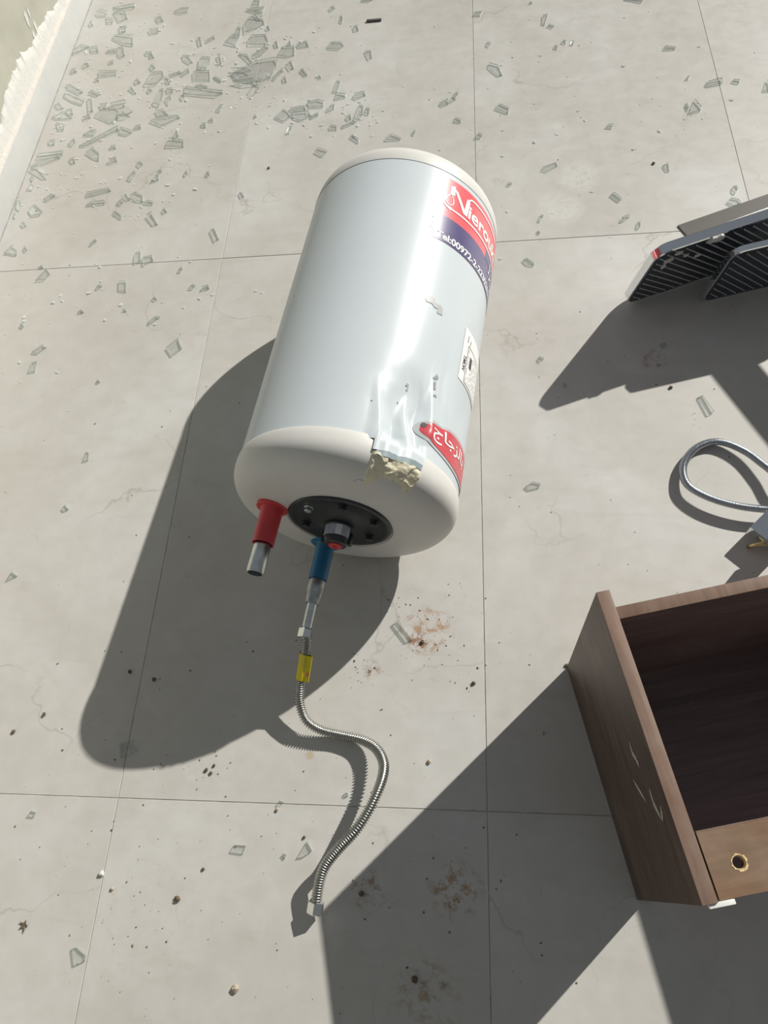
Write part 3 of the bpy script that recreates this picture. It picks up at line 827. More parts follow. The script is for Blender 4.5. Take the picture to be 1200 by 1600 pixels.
D1 = Vector((cos(rad(20.3)), sin(rad(20.3)), 0)); D2 = Vector((cos(rad(13.5)), sin(rad(13.5)), 0))
sh1, W1 = shower_head(Vector((0.303, 0.995, 0)), D1, Vector((0.019, -0.060, 0.195)), 0.45, 0.205, 0.019, 0.030,
                      'chrome rain shower head standing on edge behind the other one')
sh2, W2 = shower_head(Vector((0.455, 0.992, 0)), D2, Vector((0.035, -0.034, 0.172)), 0.30, 0.178, 0.014, 0.026,
                      'front chrome shower head leaning before the larger one at right edge')
def flake(pts, W, z, root, mat=M['residue'], name='residue_flake', th=0.0012):
    n = len(pts)
    link_mesh(name, [W(x, y, z + th) for x, y in pts] + [W(x, y, z - 0.0005) for x, y in pts], [tuple(range(n))] + [(k, (k + 1) % n, n + (k + 1) % n, n + k) for k in range(n)], mat, root)
rnd = random.Random(9)
def blob(cx, cy, rx, ry, n=11):
    return [(cx + rx * cos(2 * PI * k / n) * (0.7 + 0.5 * rnd.random()), cy + ry * sin(2 * PI * k / n) * (0.7 + 0.5 * rnd.random())) for k in range(n)]
flake(blob(0.118, 0.196, 0.018, 0.012), W1, 0.0, sh1, th=0.004)
flake(blob(0.037, 0.163, 0.011, 0.010), W1, -0.0005, sh1)
flake(blob(0.050, 0.182, 0.009, 0.007), W1, -0.0005, sh1)
flake(blob(0.034, 0.142, 0.005, 0.009), W1, -0.0005, sh1)
flake(blob(0.105, 0.140, 0.008, 0.006), W1, -0.0005, sh1)
flake(blob(0.074, 0.160, 0.005, 0.006), W1, -0.0005, sh1)
# red reflection painted as a patch on the rim's rounded corner
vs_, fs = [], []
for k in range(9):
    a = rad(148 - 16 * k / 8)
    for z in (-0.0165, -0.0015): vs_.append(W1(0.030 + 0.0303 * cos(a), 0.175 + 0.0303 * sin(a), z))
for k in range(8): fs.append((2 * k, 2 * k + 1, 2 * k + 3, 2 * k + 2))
link_mesh('painted_red_reflection', vs_, fs, M['label_red'], sh1, True)
# riser bar and its hose at the heads' far side, reaching in from the right
bar = empty('shower_riser', (0.889, 1.026, 0.0), 0, 'chrome shower riser bar beyond the right edge', 'shower riser')
b0, b1 = Vector((-0.100, 0.260, 0.32)), Vector((0.105, -0.185, 0.32))
ax = (b1 - b0).normalized(); sd_ = ax.cross(Vector((0, 0, 1))).normalized()
vs_ = []
for e in (b0, b1):
    for x, z in ((-0.030, -0.012), (0.030, -0.012), (0.030, 0.012), (-0.030, 0.012)): vs_.append(e + sd_ * x + Vector((0, 0, z)))
link_mesh('rail_bar', vs_, [(0, 1, 2, 3), (7, 6, 5, 4), (0, 4, 5, 1), (1, 5, 6, 2), (2, 6, 7, 3), (3, 7, 4, 0)], M['chrome'], bar)
for e in (b0 * 0.70 + b1 * 0.30, b0 * 0.06 + b1 * 0.94):
    lathe('bracket', [(0.0005, 0.026), (0.004, 0.026), (0.005, 0.012), (0.309, 0.012)], M['chrome'], bar, 24, axis='Z', off=(e.x, e.y, 0))
hq = Vector((-0.045, 0.140, 0.32))
hs = catmull([hq + Vector((0.03, 0.03, 0.0)), hq + Vector((0.035, -0.06, -0.01)), hq + Vector((0.07, -0.14, -0.05)), hq + Vector((0.13, -0.19, -0.20)), hq + Vector((0.22, -0.21, -0.312))], 14)
tube('riser_hose', hs, lambda i, n: 0.0065, M['hose_blue'], bar, 12)

# flat metal plate lying behind the shower heads
pa, pb = floor_at(1059, 352, 0.003), floor_at(1200, 303, 0.003)
dx = (pb - pa).normalized(); dy = Vector((dx.y, -dx.x, 0))
pl = empty('metal_plate', (pa.x, pa.y, 0), 0, 'flat dull grey metal plate lying behind the chrome shower heads', 'metal plate')
def P_(x, y, z): return dx * x + dy * y + Vector((0, 0, z))
vs_ = [P_(x, y, z) for z in (0.0004, 0.003) for x, y in ((0, 0), (0.46, 0), (0.46, 0.115), (0.006, 0.115))]
link_mesh('sheet', vs_, [(0, 1, 2, 3), (7, 6, 5, 4), (0, 4, 5, 1), (1, 5, 6, 2), (2, 6, 7, 3), (3, 7, 4, 0)], M['plate'], pl)
vs_ = [P_(x, y, z) for z in (0.0032, 0.0055) for x, y in ((0.05, 0.040), (0.46, 0.034), (0.46, 0.075), (0.05, 0.075))]
link_mesh('folded_lip', vs_, [(0, 1, 2, 3), (7, 6, 5, 4), (0, 4, 5, 1), (1, 5, 6, 2), (2, 6, 7, 3), (3, 7, 4, 0)], M['dull_zinc'], pl)

# ------------------------------------------------------------------ looped shower hose and valve at the right edge
lp = [(1360, 800, 0.012), (1290, 782, 0.028), (1235, 757, 0.028), (1199, 731, 0.019), (1165, 706, 0.0135), (1128, 691, 0.0105), (1100, 694, 0.0095), (1079, 708, 0.0095), (1067, 731, 0.0120), (1074, 757, 0.0165), (1104, 776, 0.0195), (1150, 790, 0.0215),
      (1200, 796, 0.0225), (1250, 795, 0.020), (1320, 790, 0.0085)]
lo = empty('shower_hose', tuple(floor_at(1130, 740)), 0, 'looped chrome shower hose curling in from the right edge', 'hose')
fine2 = resample(catmull([floor_at(*q) - lo.location for q in lp], 20), 0.00065)
tube('spiral_tube', fine2, lambda i, n: 0.0062 + 0.0009 * cos(2 * PI * i / 4), M['hose_blue'], lo, 14)

va = floor_at(1170, 826, 0.03)
valve = empty('angle_valve', (va.x, va.y, 0), rad(-46), 'chrome angle valve at the right edge above the cabinet', 'valve')
box('valve_body', (0, 0, 0.012), (0.062, 0.044, 0.036), M['chrome'], valve, 0.0025)
lathe('valve_outlet', [(0.0004, 0.012), (0.0125, 0.012), (0.013, 0.010)], M['brass'], valve, 24, axis='Z', off=(0.045, 0.020, 0))
lathe('valve_handle', [(0.035, 0.010), (0.052, 0.010), (0.053, 0.020), (0.070, 0.018), (0.072, 0.014), (0.072, 0.0005)], M['chrome'], valve, 32, axis='Z', off=(0.050, 0.016, 0))
tube('brass_lever', [Vector((0.018, -0.014, 0.0036)), Vector((0.023, -0.010, 0.012)), Vector((0.030, -0.004, 0.019)), Vector((0.036, 0.002, 0.022))], lambda i, n: 0.0035, M['brass'], valve, 10)

# ------------------------------------------------------------------ broken glass, piece by piece
RAW = []
def add(ox, oy, k, polys):
    for p_ in polys: RAW.append([(ox + x * k, oy + y * k) for x, y in p_])
add(0, 0, 1 / 3, [
 [(815,60),(850,40),(890,38),(880,60),(845,68)], [(730,90),(755,80),(768,100),(745,110)], [(700,145),(745,135),(740,158),(705,165)], [(525,185),(540,165),(630,172),(628,215),(580,210)],
 [(560,130),(595,125),(590,150),(565,158)], [(450,65),(470,50),(508,55),(495,80),(460,82)], [(530,62),(590,62),(600,90),(560,110)], [(500,85),(535,92),(530,110),(505,112)], [(530,40),(640,25),(635,38),(560,50)],
 [(350,240),(385,215),(420,222),(380,245),(350,258)], [(425,225),(460,220),(465,245),(430,250)], [(500,242),(546,235),(546,248),(503,250)], [(552,225),(580,222),(588,262),(570,275),(553,265)], [(465,338),(550,335),(545,355),(470,362)],
 [(855,265),(880,262),(905,295),(890,303),(862,285)], [(935,285),(950,270),(988,272),(985,295),(965,325),(932,325)], [(905,345),(925,333),(985,335),(985,382),(905,380)], [(1020,265),(1035,262),(1040,300),(1025,310)], [(925,185),(940,178),(948,215),(935,222)],
 [(965,195),(1005,172),(1008,182),(970,205)], [(680,400),(710,345),(765,338),(770,360),(730,400),(690,405)], [(772,368),(782,365),(798,395),(785,398)], [(850,350),(885,325),(888,340),(860,360)], [(790,362),(848,338),(850,346),(795,370)],
 [(865,410),(1050,432),(1045,440),(1015,458),(862,445)], [(915,406),(945,398),(975,410),(940,412)], [(720,490),(748,425),(770,420),(765,470),(750,500)], [(780,420),(810,415),(812,435),(785,440)], [(775,470),(800,450),(805,470),(790,495)], [(730,525),(770,515),(790,540),(745,548)],
 [(705,572),(740,556),(840,543),(845,555),(760,595),(740,585)], [(445,545),(490,515),(530,505),(565,520),(556,555),(520,582)], [(562,525),(590,512),(628,538),(600,552),(562,558)], [(470,495),(510,488),(500,510),(478,515)], [(520,495),(595,478),(597,495),(550,503),(525,508)],
 [(410,470),(432,465),(440,525),(420,533)], [(390,555),(425,542),(425,555),(395,567)], [(415,440),(435,428),(465,445),(455,455)], [(300,455),(310,430),(400,470),(385,495),(340,480)], [(310,405),(335,400),(390,435),(375,445),(330,425)], [(245,555),(300,525),(340,555),(330,560),(265,563)],
 [(256,495),(280,485),(300,510),(275,515)], [(310,520),(340,512),(345,538),(325,540)], [(265,580),(305,590),(300,612),(275,612)], [(370,690),(560,592),(558,615),(400,690)], [(562,605),(575,600),(625,620),(600,638),(560,632)], [(630,600),(660,588),(662,603),(635,610)], [(390,640),(430,615),(455,612),(440,638)],
 [(176,745),(187,730),(300,712),(295,728)], [(148,785),(182,762),(280,733),(285,742),(160,792)], [(148,795),(185,782),(235,832),(215,832)], [(405,720),(440,695),(470,720),(465,755),(440,745)], [(505,770),(515,750),(548,740),(550,758),(525,768)], [(520,690),(545,685),(545,698),(520,702)], [(320,680),(350,650),(355,665),(335,690)],
 [(230,665),(260,655),(258,680),(235,682)], [(325,750),(350,740),(355,765),(335,770)], [(780,690),(795,652),(865,662),(862,690),(820,692)], [(815,640),(830,615),(840,640),(825,650)], [(640,775),(660,760),(672,772),(655,788)], [(600,840),(630,805),(640,810),(615,850)], [(705,860),(720,840),(750,830),(745,845)],
 [(735,815),(755,798),(760,805),(745,820)], [(865,820),(875,800),(882,815),(870,830)], [(965,820),(980,805),(985,820),(975,832)], [(845,460),(860,444),(868,455),(855,475)], [(945,595),(950,580),(970,582),(965,598)], [(980,570),(985,558),(1005,560),(1000,572)], [(1015,520),(1030,500),(1050,495),(1030,528)],
 [(630,385),(650,372),(660,390),(640,400)], [(605,420),(620,410),(640,440),(628,442)], [(690,430),(700,415),(715,425),(700,440)], [(415,120),(430,95),(438,120),(425,130)], [(385,315),(410,295),(420,310),(395,325)], [(330,340),(355,325),(362,340),(340,348)], [(300,370),(312,345),(322,355),(308,380)], [(510,295),(535,285),(530,300),(515,305)],
 [(445,378),(465,368),(465,382),(450,385)], [(700,320),(715,300),(730,320),(710,335)], [(1005,360),(1040,378),(1038,386),(1010,372)], [(680,250),(712,245),(715,258),(690,262)], [(700,265),(722,262),(724,272),(706,276)]])
add(300, 0, 1 / 3, [
 [(180,352),(300,292),(395,278),(410,300),(370,372),(330,392),(200,386)], [(185,330),(250,330),(280,345),(210,362)], [(195,392),(290,378),(310,397),(245,405)], [(285,425),(315,385),(340,395),(310,435)], [(374,375),(425,325),(430,332),(385,380)], [(155,205),(190,170),(230,175),(205,220)],
 [(265,192),(280,170),(345,165),(360,195),(345,215),(265,215)], [(245,120),(270,85),(335,95),(340,115),(300,140),(250,160)], [(255,50),(345,35),(330,60),(300,65)], [(295,66),(310,60),(335,90),(320,92)], [(280,30),(290,2),(320,2),(315,30)], [(400,265),(425,225),(482,220),(480,262),(450,270)], [(280,265),(345,220),(360,228),(310,275)],
 [(220,255),(260,260),(285,290),(275,298)], [(200,165),(215,128),(230,135),(225,165)], [(440,310),(465,288),(480,325),(460,335)], [(505,335),(520,325),(542,355),(530,360)], [(425,370),(440,365),(445,388),(428,392)], [(385,205),(400,195),(405,225),(390,228)], [(450,205),(460,190),(465,214),(450,216)], [(490,215),(540,195),(548,220),(500,228)],
 [(630,225),(655,200),(700,200),(715,215),(690,235),(640,232)], [(810,245),(840,240),(845,275),(830,283)], [(755,130),(775,122),(782,145),(760,150)], [(640,50),(655,30),(672,40),(650,58)], [(695,105),(702,70),(710,95),(705,110)], [(790,10),(800,0),(850,0),(830,12)], [(660,435),(680,380),(698,385),(680,438)], [(670,470),(680,440),(725,447),(720,460)],
 [(755,460),(765,445),(810,432),(815,450),(770,470)], [(760,560),(785,495),(805,500),(800,540),(775,570)], [(810,535),(815,510),(835,512),(830,538)], [(720,555),(745,540),(748,560),(730,570)], [(700,597),(750,573),(765,578),(710,604)], [(642,600),(655,590),(680,595),(678,612),(645,612)], [(740,645),(755,635),(785,660),(780,672)],
 [(575,715),(595,697),(635,712),(610,738)], [(905,655),(940,632),(982,650),(975,658),(910,660)], [(385,555),(430,515),(455,530),(460,552),(430,575)], [(460,513),(530,500),(535,515),(470,528)], [(465,535),(550,525),(560,545),(510,570),(480,560)], [(540,485),(590,472),(625,482),(615,503),(550,508)], [(552,553),(590,533),(595,541),(562,558)],
 [(628,520),(650,498),(670,492),(665,512),(635,528)], [(440,630),(455,600),(475,595),(455,630)], [(1158,490),(1200,470),(1203,490),(1170,503)], [(1030,630),(1040,615),(1050,622),(1040,637)], [(345,135),(360,125),(365,142),(350,145)], [(290,548),(298,540),(305,550),(296,556)], [(590,362),(600,358),(606,368),(596,374)]])
add(0, 200, 1 / 3, [
 [(405,320),(410,305),(515,285),(522,297),(405,327)], [(402,370),(430,350),(495,345),(497,355)], [(545,360),(570,340),(580,350),(565,365)], [(578,330),(590,305),(610,340),(597,345)], [(613,320),(640,305),(670,320),(672,350),(640,345)], [(674,355),(700,342),(722,350),(715,362)], [(527,405),(545,390),(575,415),(568,430)],
 [(692,415),(715,398),(742,455),(720,462)], [(760,390),(775,378),(785,395),(768,405)], [(985,485),(1005,473),(1028,525),(1008,538)], [(1120,310),(1135,305),(1148,325),(1130,332)], [(20,590),(60,555),(85,575),(80,598)], [(110,570),(120,557),(130,572),(118,585)], [(630,610),(635,590),(660,580),(662,630),(632,640)],
 [(670,640),(672,610),(715,600),(722,625),(680,648)], [(170,720),(220,662),(238,685),(210,715)], [(135,390),(165,360),(203,392),(190,410),(150,415)], [(205,340),(240,315),(262,318),(225,345)], [(78,375),(87,335),(100,330),(102,365),(90,392)], [(128,290),(150,258),(163,270),(150,295)], [(147,240),(152,225),(163,235),(155,250)],
 [(558,765),(562,722),(595,722),(592,770)], [(450,755),(465,738),(480,742),(460,760)], [(690,920),(735,885),(752,890),(705,922)], [(780,1035),(840,990),(857,1035),(808,1072)], [(945,765),(950,750),(980,740),(983,755)], [(885,755),(905,735),(918,740),(900,760)], [(150,1055),(205,1020),(220,1030),(180,1060)],
 [(133,1150),(150,1105),(180,1095),(165,1145)], [(365,870),(385,855),(395,865)], [(420,550),(450,525),(455,530),(430,553)], [(715,805),(728,792),(738,805),(725,815)], [(835,675),(850,655),(858,662),(845,680)], [(100,455),(115,440),(125,460),(112,468)], [(66,420),(75,395),(82,400),(72,425)], [(180,660),(200,645),(205,658)],
 [(97,930),(107,918),(114,932),(105,942)], [(575,860),(585,850),(595,862)], [(455,1192),(463,1180),(472,1192),(464,1198)]])
add(700, 0, 0.41667, [
 [(93,62),(100,48),(130,45),(120,62)], [(352,95),(355,62),(375,57),(362,98)], [(372,102),(378,94),(398,101),(390,108)], [(142,175),(148,158),(162,165),(150,180)], [(150,255),(155,240),(190,250),(204,285),(188,290)], [(175,410),(195,393),(230,410),(225,428),(205,422)], [(22,460),(28,442),(50,452),(48,462)],
 [(97,522),(115,503),(130,510),(120,522)], [(347,640),(360,628),(405,612),(410,625),(370,648)], [(588,482),(600,470),(620,470),(612,485)], [(607,735),(622,725),(652,748),(640,760)], [(803,625),(825,615),(830,645),(818,645)], [(805,190),(812,175),(855,180),(850,188)], [(962,320),(975,310),(1025,298),(1028,315),(970,328)],
 [(1063,310),(1070,300),(1095,303),(1090,315)], [(886,398),(893,388),(903,408),(896,420)], [(900,430),(925,378),(950,408),(945,418)], [(1178,345),(1195,305),(1203,310),(1203,345)], [(1063,720),(1065,705),(1080,698),(1087,712),(1075,730)], [(395,185),(400,172),(412,175),(408,188)], [(425,165),(430,155),(445,157),(440,167)],
 [(458,170),(465,158),(475,162),(468,172)], [(660,0),(735,0),(725,12),(690,5)], [(220,697),(228,688),(240,692),(232,700)], [(3,382),(20,368),(30,375),(10,390)], [(17,363),(35,348),(38,355),(27,366)], [(890,300),(900,290),(908,288),(900,302)], [(302,18),(308,8),(316,14)]])
add(800, 280, 1 / 3, [
 [(505,205),(515,185),(545,172),(552,180),(525,200)], [(580,235),(585,210),(600,203),(602,225),(590,238)], [(120,200),(135,170),(150,175),(130,203)], [(50,385),(70,375),(107,400),(100,410),(70,403)], [(118,845),(130,835),(150,845),(130,862)],
 [(868,1025),(890,1015),(945,1095),(920,1107)], [(690,780),(720,770),(728,785),(700,795)], [(235,965),(250,960),(255,975),(240,980)], [(115,250),(125,245),(132,255),(122,260)]])
add(0, 0, 1, [
 [(615,974),(623,970),(645,1001),(635,1004)], [(187,1162),(201,1158),(216,1172),(189,1185)], [(130,722),(136,706),(140,708),(138,720)], [(12,907),(20,894),(28,900)], [(97,795),(103,790),(108,796),(101,799)], [(44,1275),(50,1267),(57,1269),(54,1276)],
 [(361,1330),(367,1319),(385,1321),(380,1334)], [(465,1340),(481,1314),(488,1329),(475,1338)], [(114,1481),(121,1479),(135,1492),(134,1501),(117,1509)], [(433,1257),(438,1251),(444,1254),(438,1260)], [(820,762),(833,754),(845,757),(842,763),(826,767)], [(1134,318),(1141,311),(1153,313),(1157,319),(1146,324)],
 [(538,1240),(543,1237),(545,1243),(539,1244)], [(441,1336),(444,1333),(448,1335),(446,1341)]])

def convex_overlap(A, B):
    for P in (A, B):
        for i in range(len(P)):
            x1, y1 = P[i]; x2, y2 = P[(i + 1) % len(P)]
            nx, ny = y2 - y1, x1 - x2
            a = [nx * x + ny * y for x, y in A]; b = [nx * x + ny * y for x, y in B]
            if max(a) <= min(b) or max(b) <= min(a): return False
    return True

ORD = ['first', 'second', 'third', 'fourth', 'fifth', 'sixth', 'seventh', 'eighth', 'ninth', 'tenth', 'eleventh', 'twelfth', 'thirteenth', 'fourteenth', 'fifteenth', 'sixteenth']
def place_words(x, y):
    if y > 1.21:
        if x < -1.02: return 'close against the left skirting'
        if x < -0.86: return 'a little out from the skirting'
        if x < -0.70: return 'short of the far left joint' if y > 1.7 else 'well left of the tank'
        if x < -0.50: return 'in the dense far pile' if y > 1.72 else 'along the far left joint'
        if x < -0.28: return 'between the pile and the tank' if y < 1.75 else 'right of the dense pile'
        if x < 0.02: return 'just past the far end cap'
        if x < 0.32: return 'right of the tank beyond the cross joint'
        return 'at the far right of the floor'
    if y > 0.45:
        if x < -0.4: return 'left of the tank body'
        return 'between the tank and shower heads'
    return 'on the near tiles'
def build_shards():
    rnd = random.Random(21)
    items, placed, seen = [], [], {}
    for poly in RAW:
        W = [floor_at(x, y) for x, y in poly]
        h = hull2d([(q.x, q.y) for q in W])
        if len(h) < 3: continue
        cx = sum(q[0] for q in h) / len(h); cy = sum(q[1] for q in h) / len(h)
        if cx < -1.185: continue
        h = [(max(x, -1.198), y) for x, y in h]
        area = 0.5 * abs(sum(h[i][0] * h[(i + 1) % len(h)][1] - h[(i + 1) % len(h)][0] * h[i][1] for i in range(len(h))))
        best = 1.0
        for i in range(len(h)):
            ex, ey = h[(i + 1) % len(h)][0] - h[i][0], h[(i + 1) % len(h)][1] - h[i][1]
            L = math.hypot(ex, ey)
            if L < 1e-6: continue
            a = [(x * ex + y * ey) / L for x, y in h]; b = [(x * ey - y * ex) / L for x, y in h]
            r1, r2 = max(a) - min(a), max(b) - min(b)
            best = max(best, max(r1, r2) / max(1e-6, min(r1, r2)))
        size = 'tiny' if area < 1.6e-4 else 'small' if area < 4.5e-4 else 'medium' if area < 1.4e-3 else 'large'
        shape = 'long narrow' if best > 3.0 else 'triangular' if len(h) == 3 else 'four-sided' if len(h) == 4 else 'many-sided'
        lvl = 0
        for hh, l in placed:
            if abs(hh[0][0] - h[0][0]) < 0.2 and convex_overlap(hh, h): lvl = max(lvl, l + 1)
        placed.append((h, lvl))
        items.append(dict(h=h, c=(cx, cy), lvl=lvl, key=(size, shape, place_words(cx, cy)), px=sum(q[0] for q in poly) / len(poly)))
    for it in items: seen.setdefault(it['key'], []).append(it)
    for key, lst in seen.items():
        lst.sort(key=lambda i: i['px'])
        for n_, it in enumerate(lst):
            lab_ = '%s %s clear glass shard %s' % key
            if len(lst) == 2: lab_ += ', the %s of two' % ('left', 'right')[n_]
            elif len(lst) > 2: lab_ += ', %s from left' % ORD[n_]
            it['label'] = lab_
    thk = 0.0038
    for it in items:
        h = it['h']; cx, cy = it['c']; n = len(h)
        th = thk * (0.8 + 0.35 * rnd.random())
        ox, oy = 0.0012 * (rnd.random() - 0.5), 0.0012 * (rnd.random() - 0.5)
        bot = [(x - cx, y - cy) for x, y in h]
        top = [((x - cx) * 0.97 + ox, (y - cy) * 0.97 + oy) for x, y in h]
        tx, ty = (rnd.random() - 0.5) * 0.10, (rnd.random() - 0.5) * 0.10
        zs = [tx * x + ty * y for x, y in bot]; z0 = -min(zs)
        z0 = min(z0, 0.004)
        vs_ = [(x, y, z0 + tx * x + ty * y) for x, y in bot] + [(x, y, z0 + th + tx * x + ty * y) for x, y in top]
        fs = [tuple(range(n, 2 * n)), tuple(reversed(range(n)))] + [(k, (k + 1) % n, n + (k + 1) % n, n + k) for k in range(n)]
        lo_ = min(v[2] for v in vs_)
        vs_ = [(x, y, z - lo_) for x, y, z in vs_]
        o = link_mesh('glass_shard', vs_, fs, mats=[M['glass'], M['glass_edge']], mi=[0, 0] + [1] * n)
        o.location = (cx, cy, 0.0004 + it['lvl'] * (thk + 0.0014))
        tag(o, it['label'], 'glass shard', 'glass shards ' + it['key'][2])
build_shards()

# crumbs of glass too small and too many to count
def grains(name, spots, mat_list, seed, flat=0.6, facets=6):
    rnd = random.Random(seed); vs_, fs, mi = [], [], []
    for x, y, r in spots:
        n = rnd.choice((4, 5, facets)); b = len(vs_); a0 = rnd.random() * 6.28; el = 0.6 + 0.8 * rnd.random(); an = rnd.random() * PI
        z = 0.0002; hgt = r * flat * (0.7 + 0.6 * rnd.random())
        for sc, zz in ((1.0, z), (0.8, z + hgt)):
            for k in range(n):
                q = a0 + 2 * PI * k / n; rr = r * sc * (0.75 + 0.5 * rnd.random())
                lx, ly = rr * cos(q) * el, rr * sin(q) / el
                vs_.append((x + lx * cos(an) - ly * sin(an), y + lx * sin(an) + ly * cos(an), zz + (rnd.random() - 0.5) * 0.2 * hgt * (zz > z)))
        fs.append(tuple(range(b + n, b + 2 * n))); mi.append(0)
        for k in range(n): fs.append((b + k, b + (k + 1) % n, b + n + (k + 1) % n, b + n + k)); mi.append(len(mat_list) - 1)
    return link_mesh(name, vs_, fs, mats=mat_list, mi=mi)
rnd = random.Random(77); sp = []
for cx, cy, sx_, sy_, n in ((185, 25, 40, 22, 30), (130, 110, 45, 45, 40), (110, 170, 60, 40, 50), (250, 140, 60, 40, 45), (395, 90, 40, 55, 110), (330, 125, 40, 25, 40), (480, 180, 45, 20, 40), (560, 180, 25, 25, 25),
                            (220, 240, 110, 40, 50), (90, 260, 50, 40, 35), (215, 310, 60, 25, 30), (60, 330, 40, 40, 22), (220, 450, 110, 60, 30), (60, 560, 50, 60, 14), (560, 60, 60, 50, 18), (850, 120, 140, 110, 46),
                            (1080, 200, 90, 90, 30), (880, 290, 90, 60, 18), (450, 30, 60, 40, 20)):
    for _ in range(n):
        q = floor_at(rnd.gauss(cx, sx_), rnd.gauss(cy, sy_))
        if q.x < -1.18 or q.y > 2.6 or (q.x > 0.40 and 1.0 < q.y < 1.5): continue
        sp.append((q.x, q.y, 0.0014 + 0.0040 * rnd.random() ** 2.2))
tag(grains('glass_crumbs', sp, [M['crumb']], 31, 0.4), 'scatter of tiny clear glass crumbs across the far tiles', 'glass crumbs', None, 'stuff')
# dirt specks
sp = []
for cx, cy, sx_, sy_, n, big in ((600, 500, 420, 330, 150, 1.0), (200, 900, 160, 260, 90, 1.1), (240, 1400, 170, 140, 90, 1.2), (680, 1000, 60, 50, 70, 1.1), (570, 1050, 12, 12, 22, 1.2), (320, 1190, 30, 20, 16, 1.3),
                                 (680, 1350, 130, 130, 80, 1.2), (900, 700, 160, 180, 70, 1.0), (1000, 150, 150, 100, 50, 1.0), (1085, 185, 12, 12, 12, 1.4), (1090, 650, 14, 20, 14, 1.0), (620, 945, 12, 8, 12, 1.3), (650, 960, 30, 20, 20, 1.0)):
    for _ in range(n):
        q = floor_at(rnd.gauss(cx, sx_), rnd.gauss(cy, sy_))
        if q.x < -1.18 or q.y > 2.4 or q.y < -0.6 or (q.x > 0.12 and q.y < 0.32): continue
        sp.append((q.x, q.y, big * (0.0004 + 0.0012 * rnd.random() ** 3)))
tag(grains('dirt_specks', sp, [M['dirt']], 32, 0.5), 'fine brown dirt specks scattered over the whole floor', 'dirt', None, 'stuff')

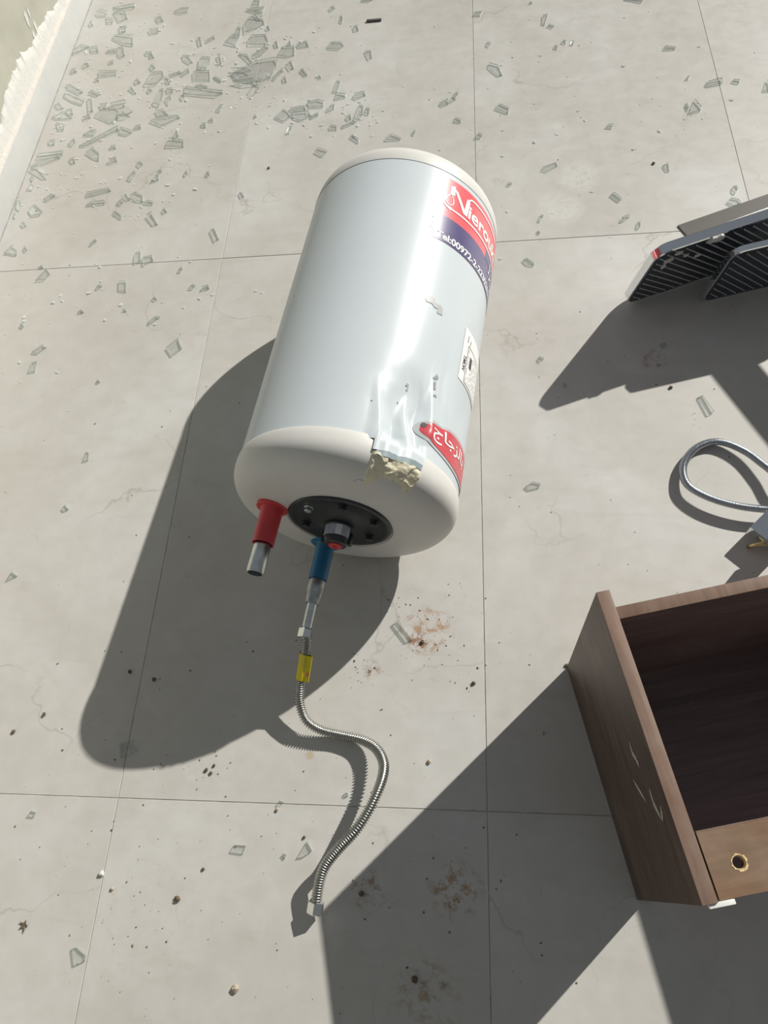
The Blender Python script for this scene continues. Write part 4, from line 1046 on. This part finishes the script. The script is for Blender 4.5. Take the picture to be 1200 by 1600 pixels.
# single crumbs of mortar and earth that can be picked out
def crumb(px, py, r, mat, label, name='mortar_crumb', cat='crumb', flat=0.7, seed=0):
    q = floor_at(px, py); bm = bmesh.new(); bmesh.ops.create_icosphere(bm, subdivisions=2, radius=r)
    for v in bm.verts:
        k = 1 + 0.45 * noise.noise(v.co * (1.3 / r) + Vector((seed, 0, 0)))
        v.co = Vector((v.co.x * k, v.co.y * k, v.co.z * k * flat))
    lo_ = min(v.co.z for v in bm.verts)
    for v in bm.verts: v.co.z -= lo_ + 0.12 * r
    for v in bm.verts: v.co.z = max(v.co.z, 0)
    me = bpy.data.meshes.new(name); bm.to_mesh(me); bm.free(); me.materials.append(mat)
    o = bpy.data.objects.new(name, me); COL.objects.link(o); o.location = (q.x, q.y, 0.0003)
    tag(o, label, cat, 'loose crumbs on the near floor')
CR_ = [(160, 1365, 0.0052, 'plaster', 'white mortar crumb sitting on the near left joint'), (176, 1389, 0.0036, 'pebble', 'small brown crumb just right of the near left joint'),
       (278, 1404, 0.0055, 'dirt', 'dark clod of earth on the near left tile'), (369, 1544, 0.0068, 'pebble', 'tan clod near the bottom edge on the near tile'),
       (318, 1358, 0.0032, 'dirt', 'round dark pellet on the near tile above the clod'), (323, 1203, 0.0040, 'dirt', 'left of three dark crumbs below the tank shadow'),
       (335, 1196, 0.0032, 'dirt', 'upper of three dark crumbs below the tank shadow'), (330, 1208, 0.0034, 'dirt', 'lower of three dark crumbs below the tank shadow'),
       (434, 1264, 0.0040, 'pebble', 'brown crumb beside the cross joint near the hose shadow'), (565, 1396, 0.0050, 'dirt', 'dark clod inside the cabinet shadow by the hose end'),
       (740, 1068, 0.0040, 'dirt', 'dark crumb beside the middle joint below the tank'), (848, 1146, 0.0032, 'pebble', 'pale crumb at the edge of the cabinet shadow'),
       (671, 1190, 0.0040, 'pebble', 'round brown grain right of the curving hose'), (420, 263, 0.0040, 'dirt', 'dark grain left of the far end cap'),
       (476, 1308, 0.0030, 'dirt', 'small dark grain above the triangular shard by the hose'), (203, 1050, 0.0042, 'dirt', 'upper dark clod inside the tank shadow left of joint'),
       (241, 1062, 0.0042, 'dirt', 'dark clod inside the tank shadow right of the joint'), (70, 1116, 0.0040, 'dirt', 'dark grain on the sunlit tile left of tank shadow'),
       (22, 1143, 0.0042, 'dirt', 'dark grain at the left frame edge'), (1021, 256, 0.0045, 'dirt', 'dark grain left of the far right shard'), (660, 1003, 0.0045, 'dirt', 'reddish clod by the smooth tube shard'),
       (648, 1530, 0.0060, 'dirt', 'dark leaf scrap in the cabinet shadow near the bottom'), (690, 1540, 0.0050, 'pebble', 'tan scrap in the cabinet shadow near the bottom'),
       (1048, 606, 0.0042, 'dirt', 'dark crumb on the edge of the shower head shadow'), (885, 1040, 0.0040, 'dirt', 'dark crumb against the cabinet far corner')]
for k, (x, y, r, mt, lb) in enumerate(CR_): crumb(x, y, r * 0.8, M[mt], lb, seed=k * 3.7)
# dark strip beyond the tank and a dry leaf
a, b = floor_at(573, 34), floor_at(596, 32)
d = (b - a).normalized(); nn = Vector((-d.y, d.x, 0)) * 0.004
o = link_mesh('black_strip', [(p_ - a) + Vector((0, 0, z)) for z in (0, 0.004) for p_ in (a - nn, b - nn, b + nn, a + nn)],
              [(3, 2, 1, 0), (4, 5, 6, 7), (0, 1, 5, 4), (1, 2, 6, 5), (2, 3, 7, 6), (3, 0, 4, 7)], M['rubber'])
o.location = (a.x, a.y, 0.0004); tag(o, 'short black strip among the glass at the top of frame', 'strip')
q = floor_at(38, 1446); rnd = random.Random(4); pts = []
for k in range(10):
    a = 2 * PI * k / 10; r = 0.0085 if k % 2 == 0 else 0.0035
    pts.append((r * cos(a) * (0.8 + 0.4 * rnd.random()), r * sin(a) * (0.8 + 0.4 * rnd.random())))
o = link_mesh('dry_leaf', [(x, y, 0.0028 if k % 2 == 0 else 0.0008) for k, (x, y) in enumerate(pts)] + [(0, 0, 0.0012)] + [(x, y, 0.0018 if k % 2 == 0 else 0.0) for k, (x, y) in enumerate(pts)] + [(0, 0, 0.0003)],
              [(k, (k + 1) % 10, 10) for k in range(10)] + [(11 + (k + 1) % 10, 11 + k, 21) for k in range(10)] + [(k, 11 + k, 11 + (k + 1) % 10, (k + 1) % 10) for k in range(10)], M['dirt'])
o.location = (q.x, q.y, 0.0003); tag(o, 'tiny brown dry leaf near the left frame edge', 'leaf')
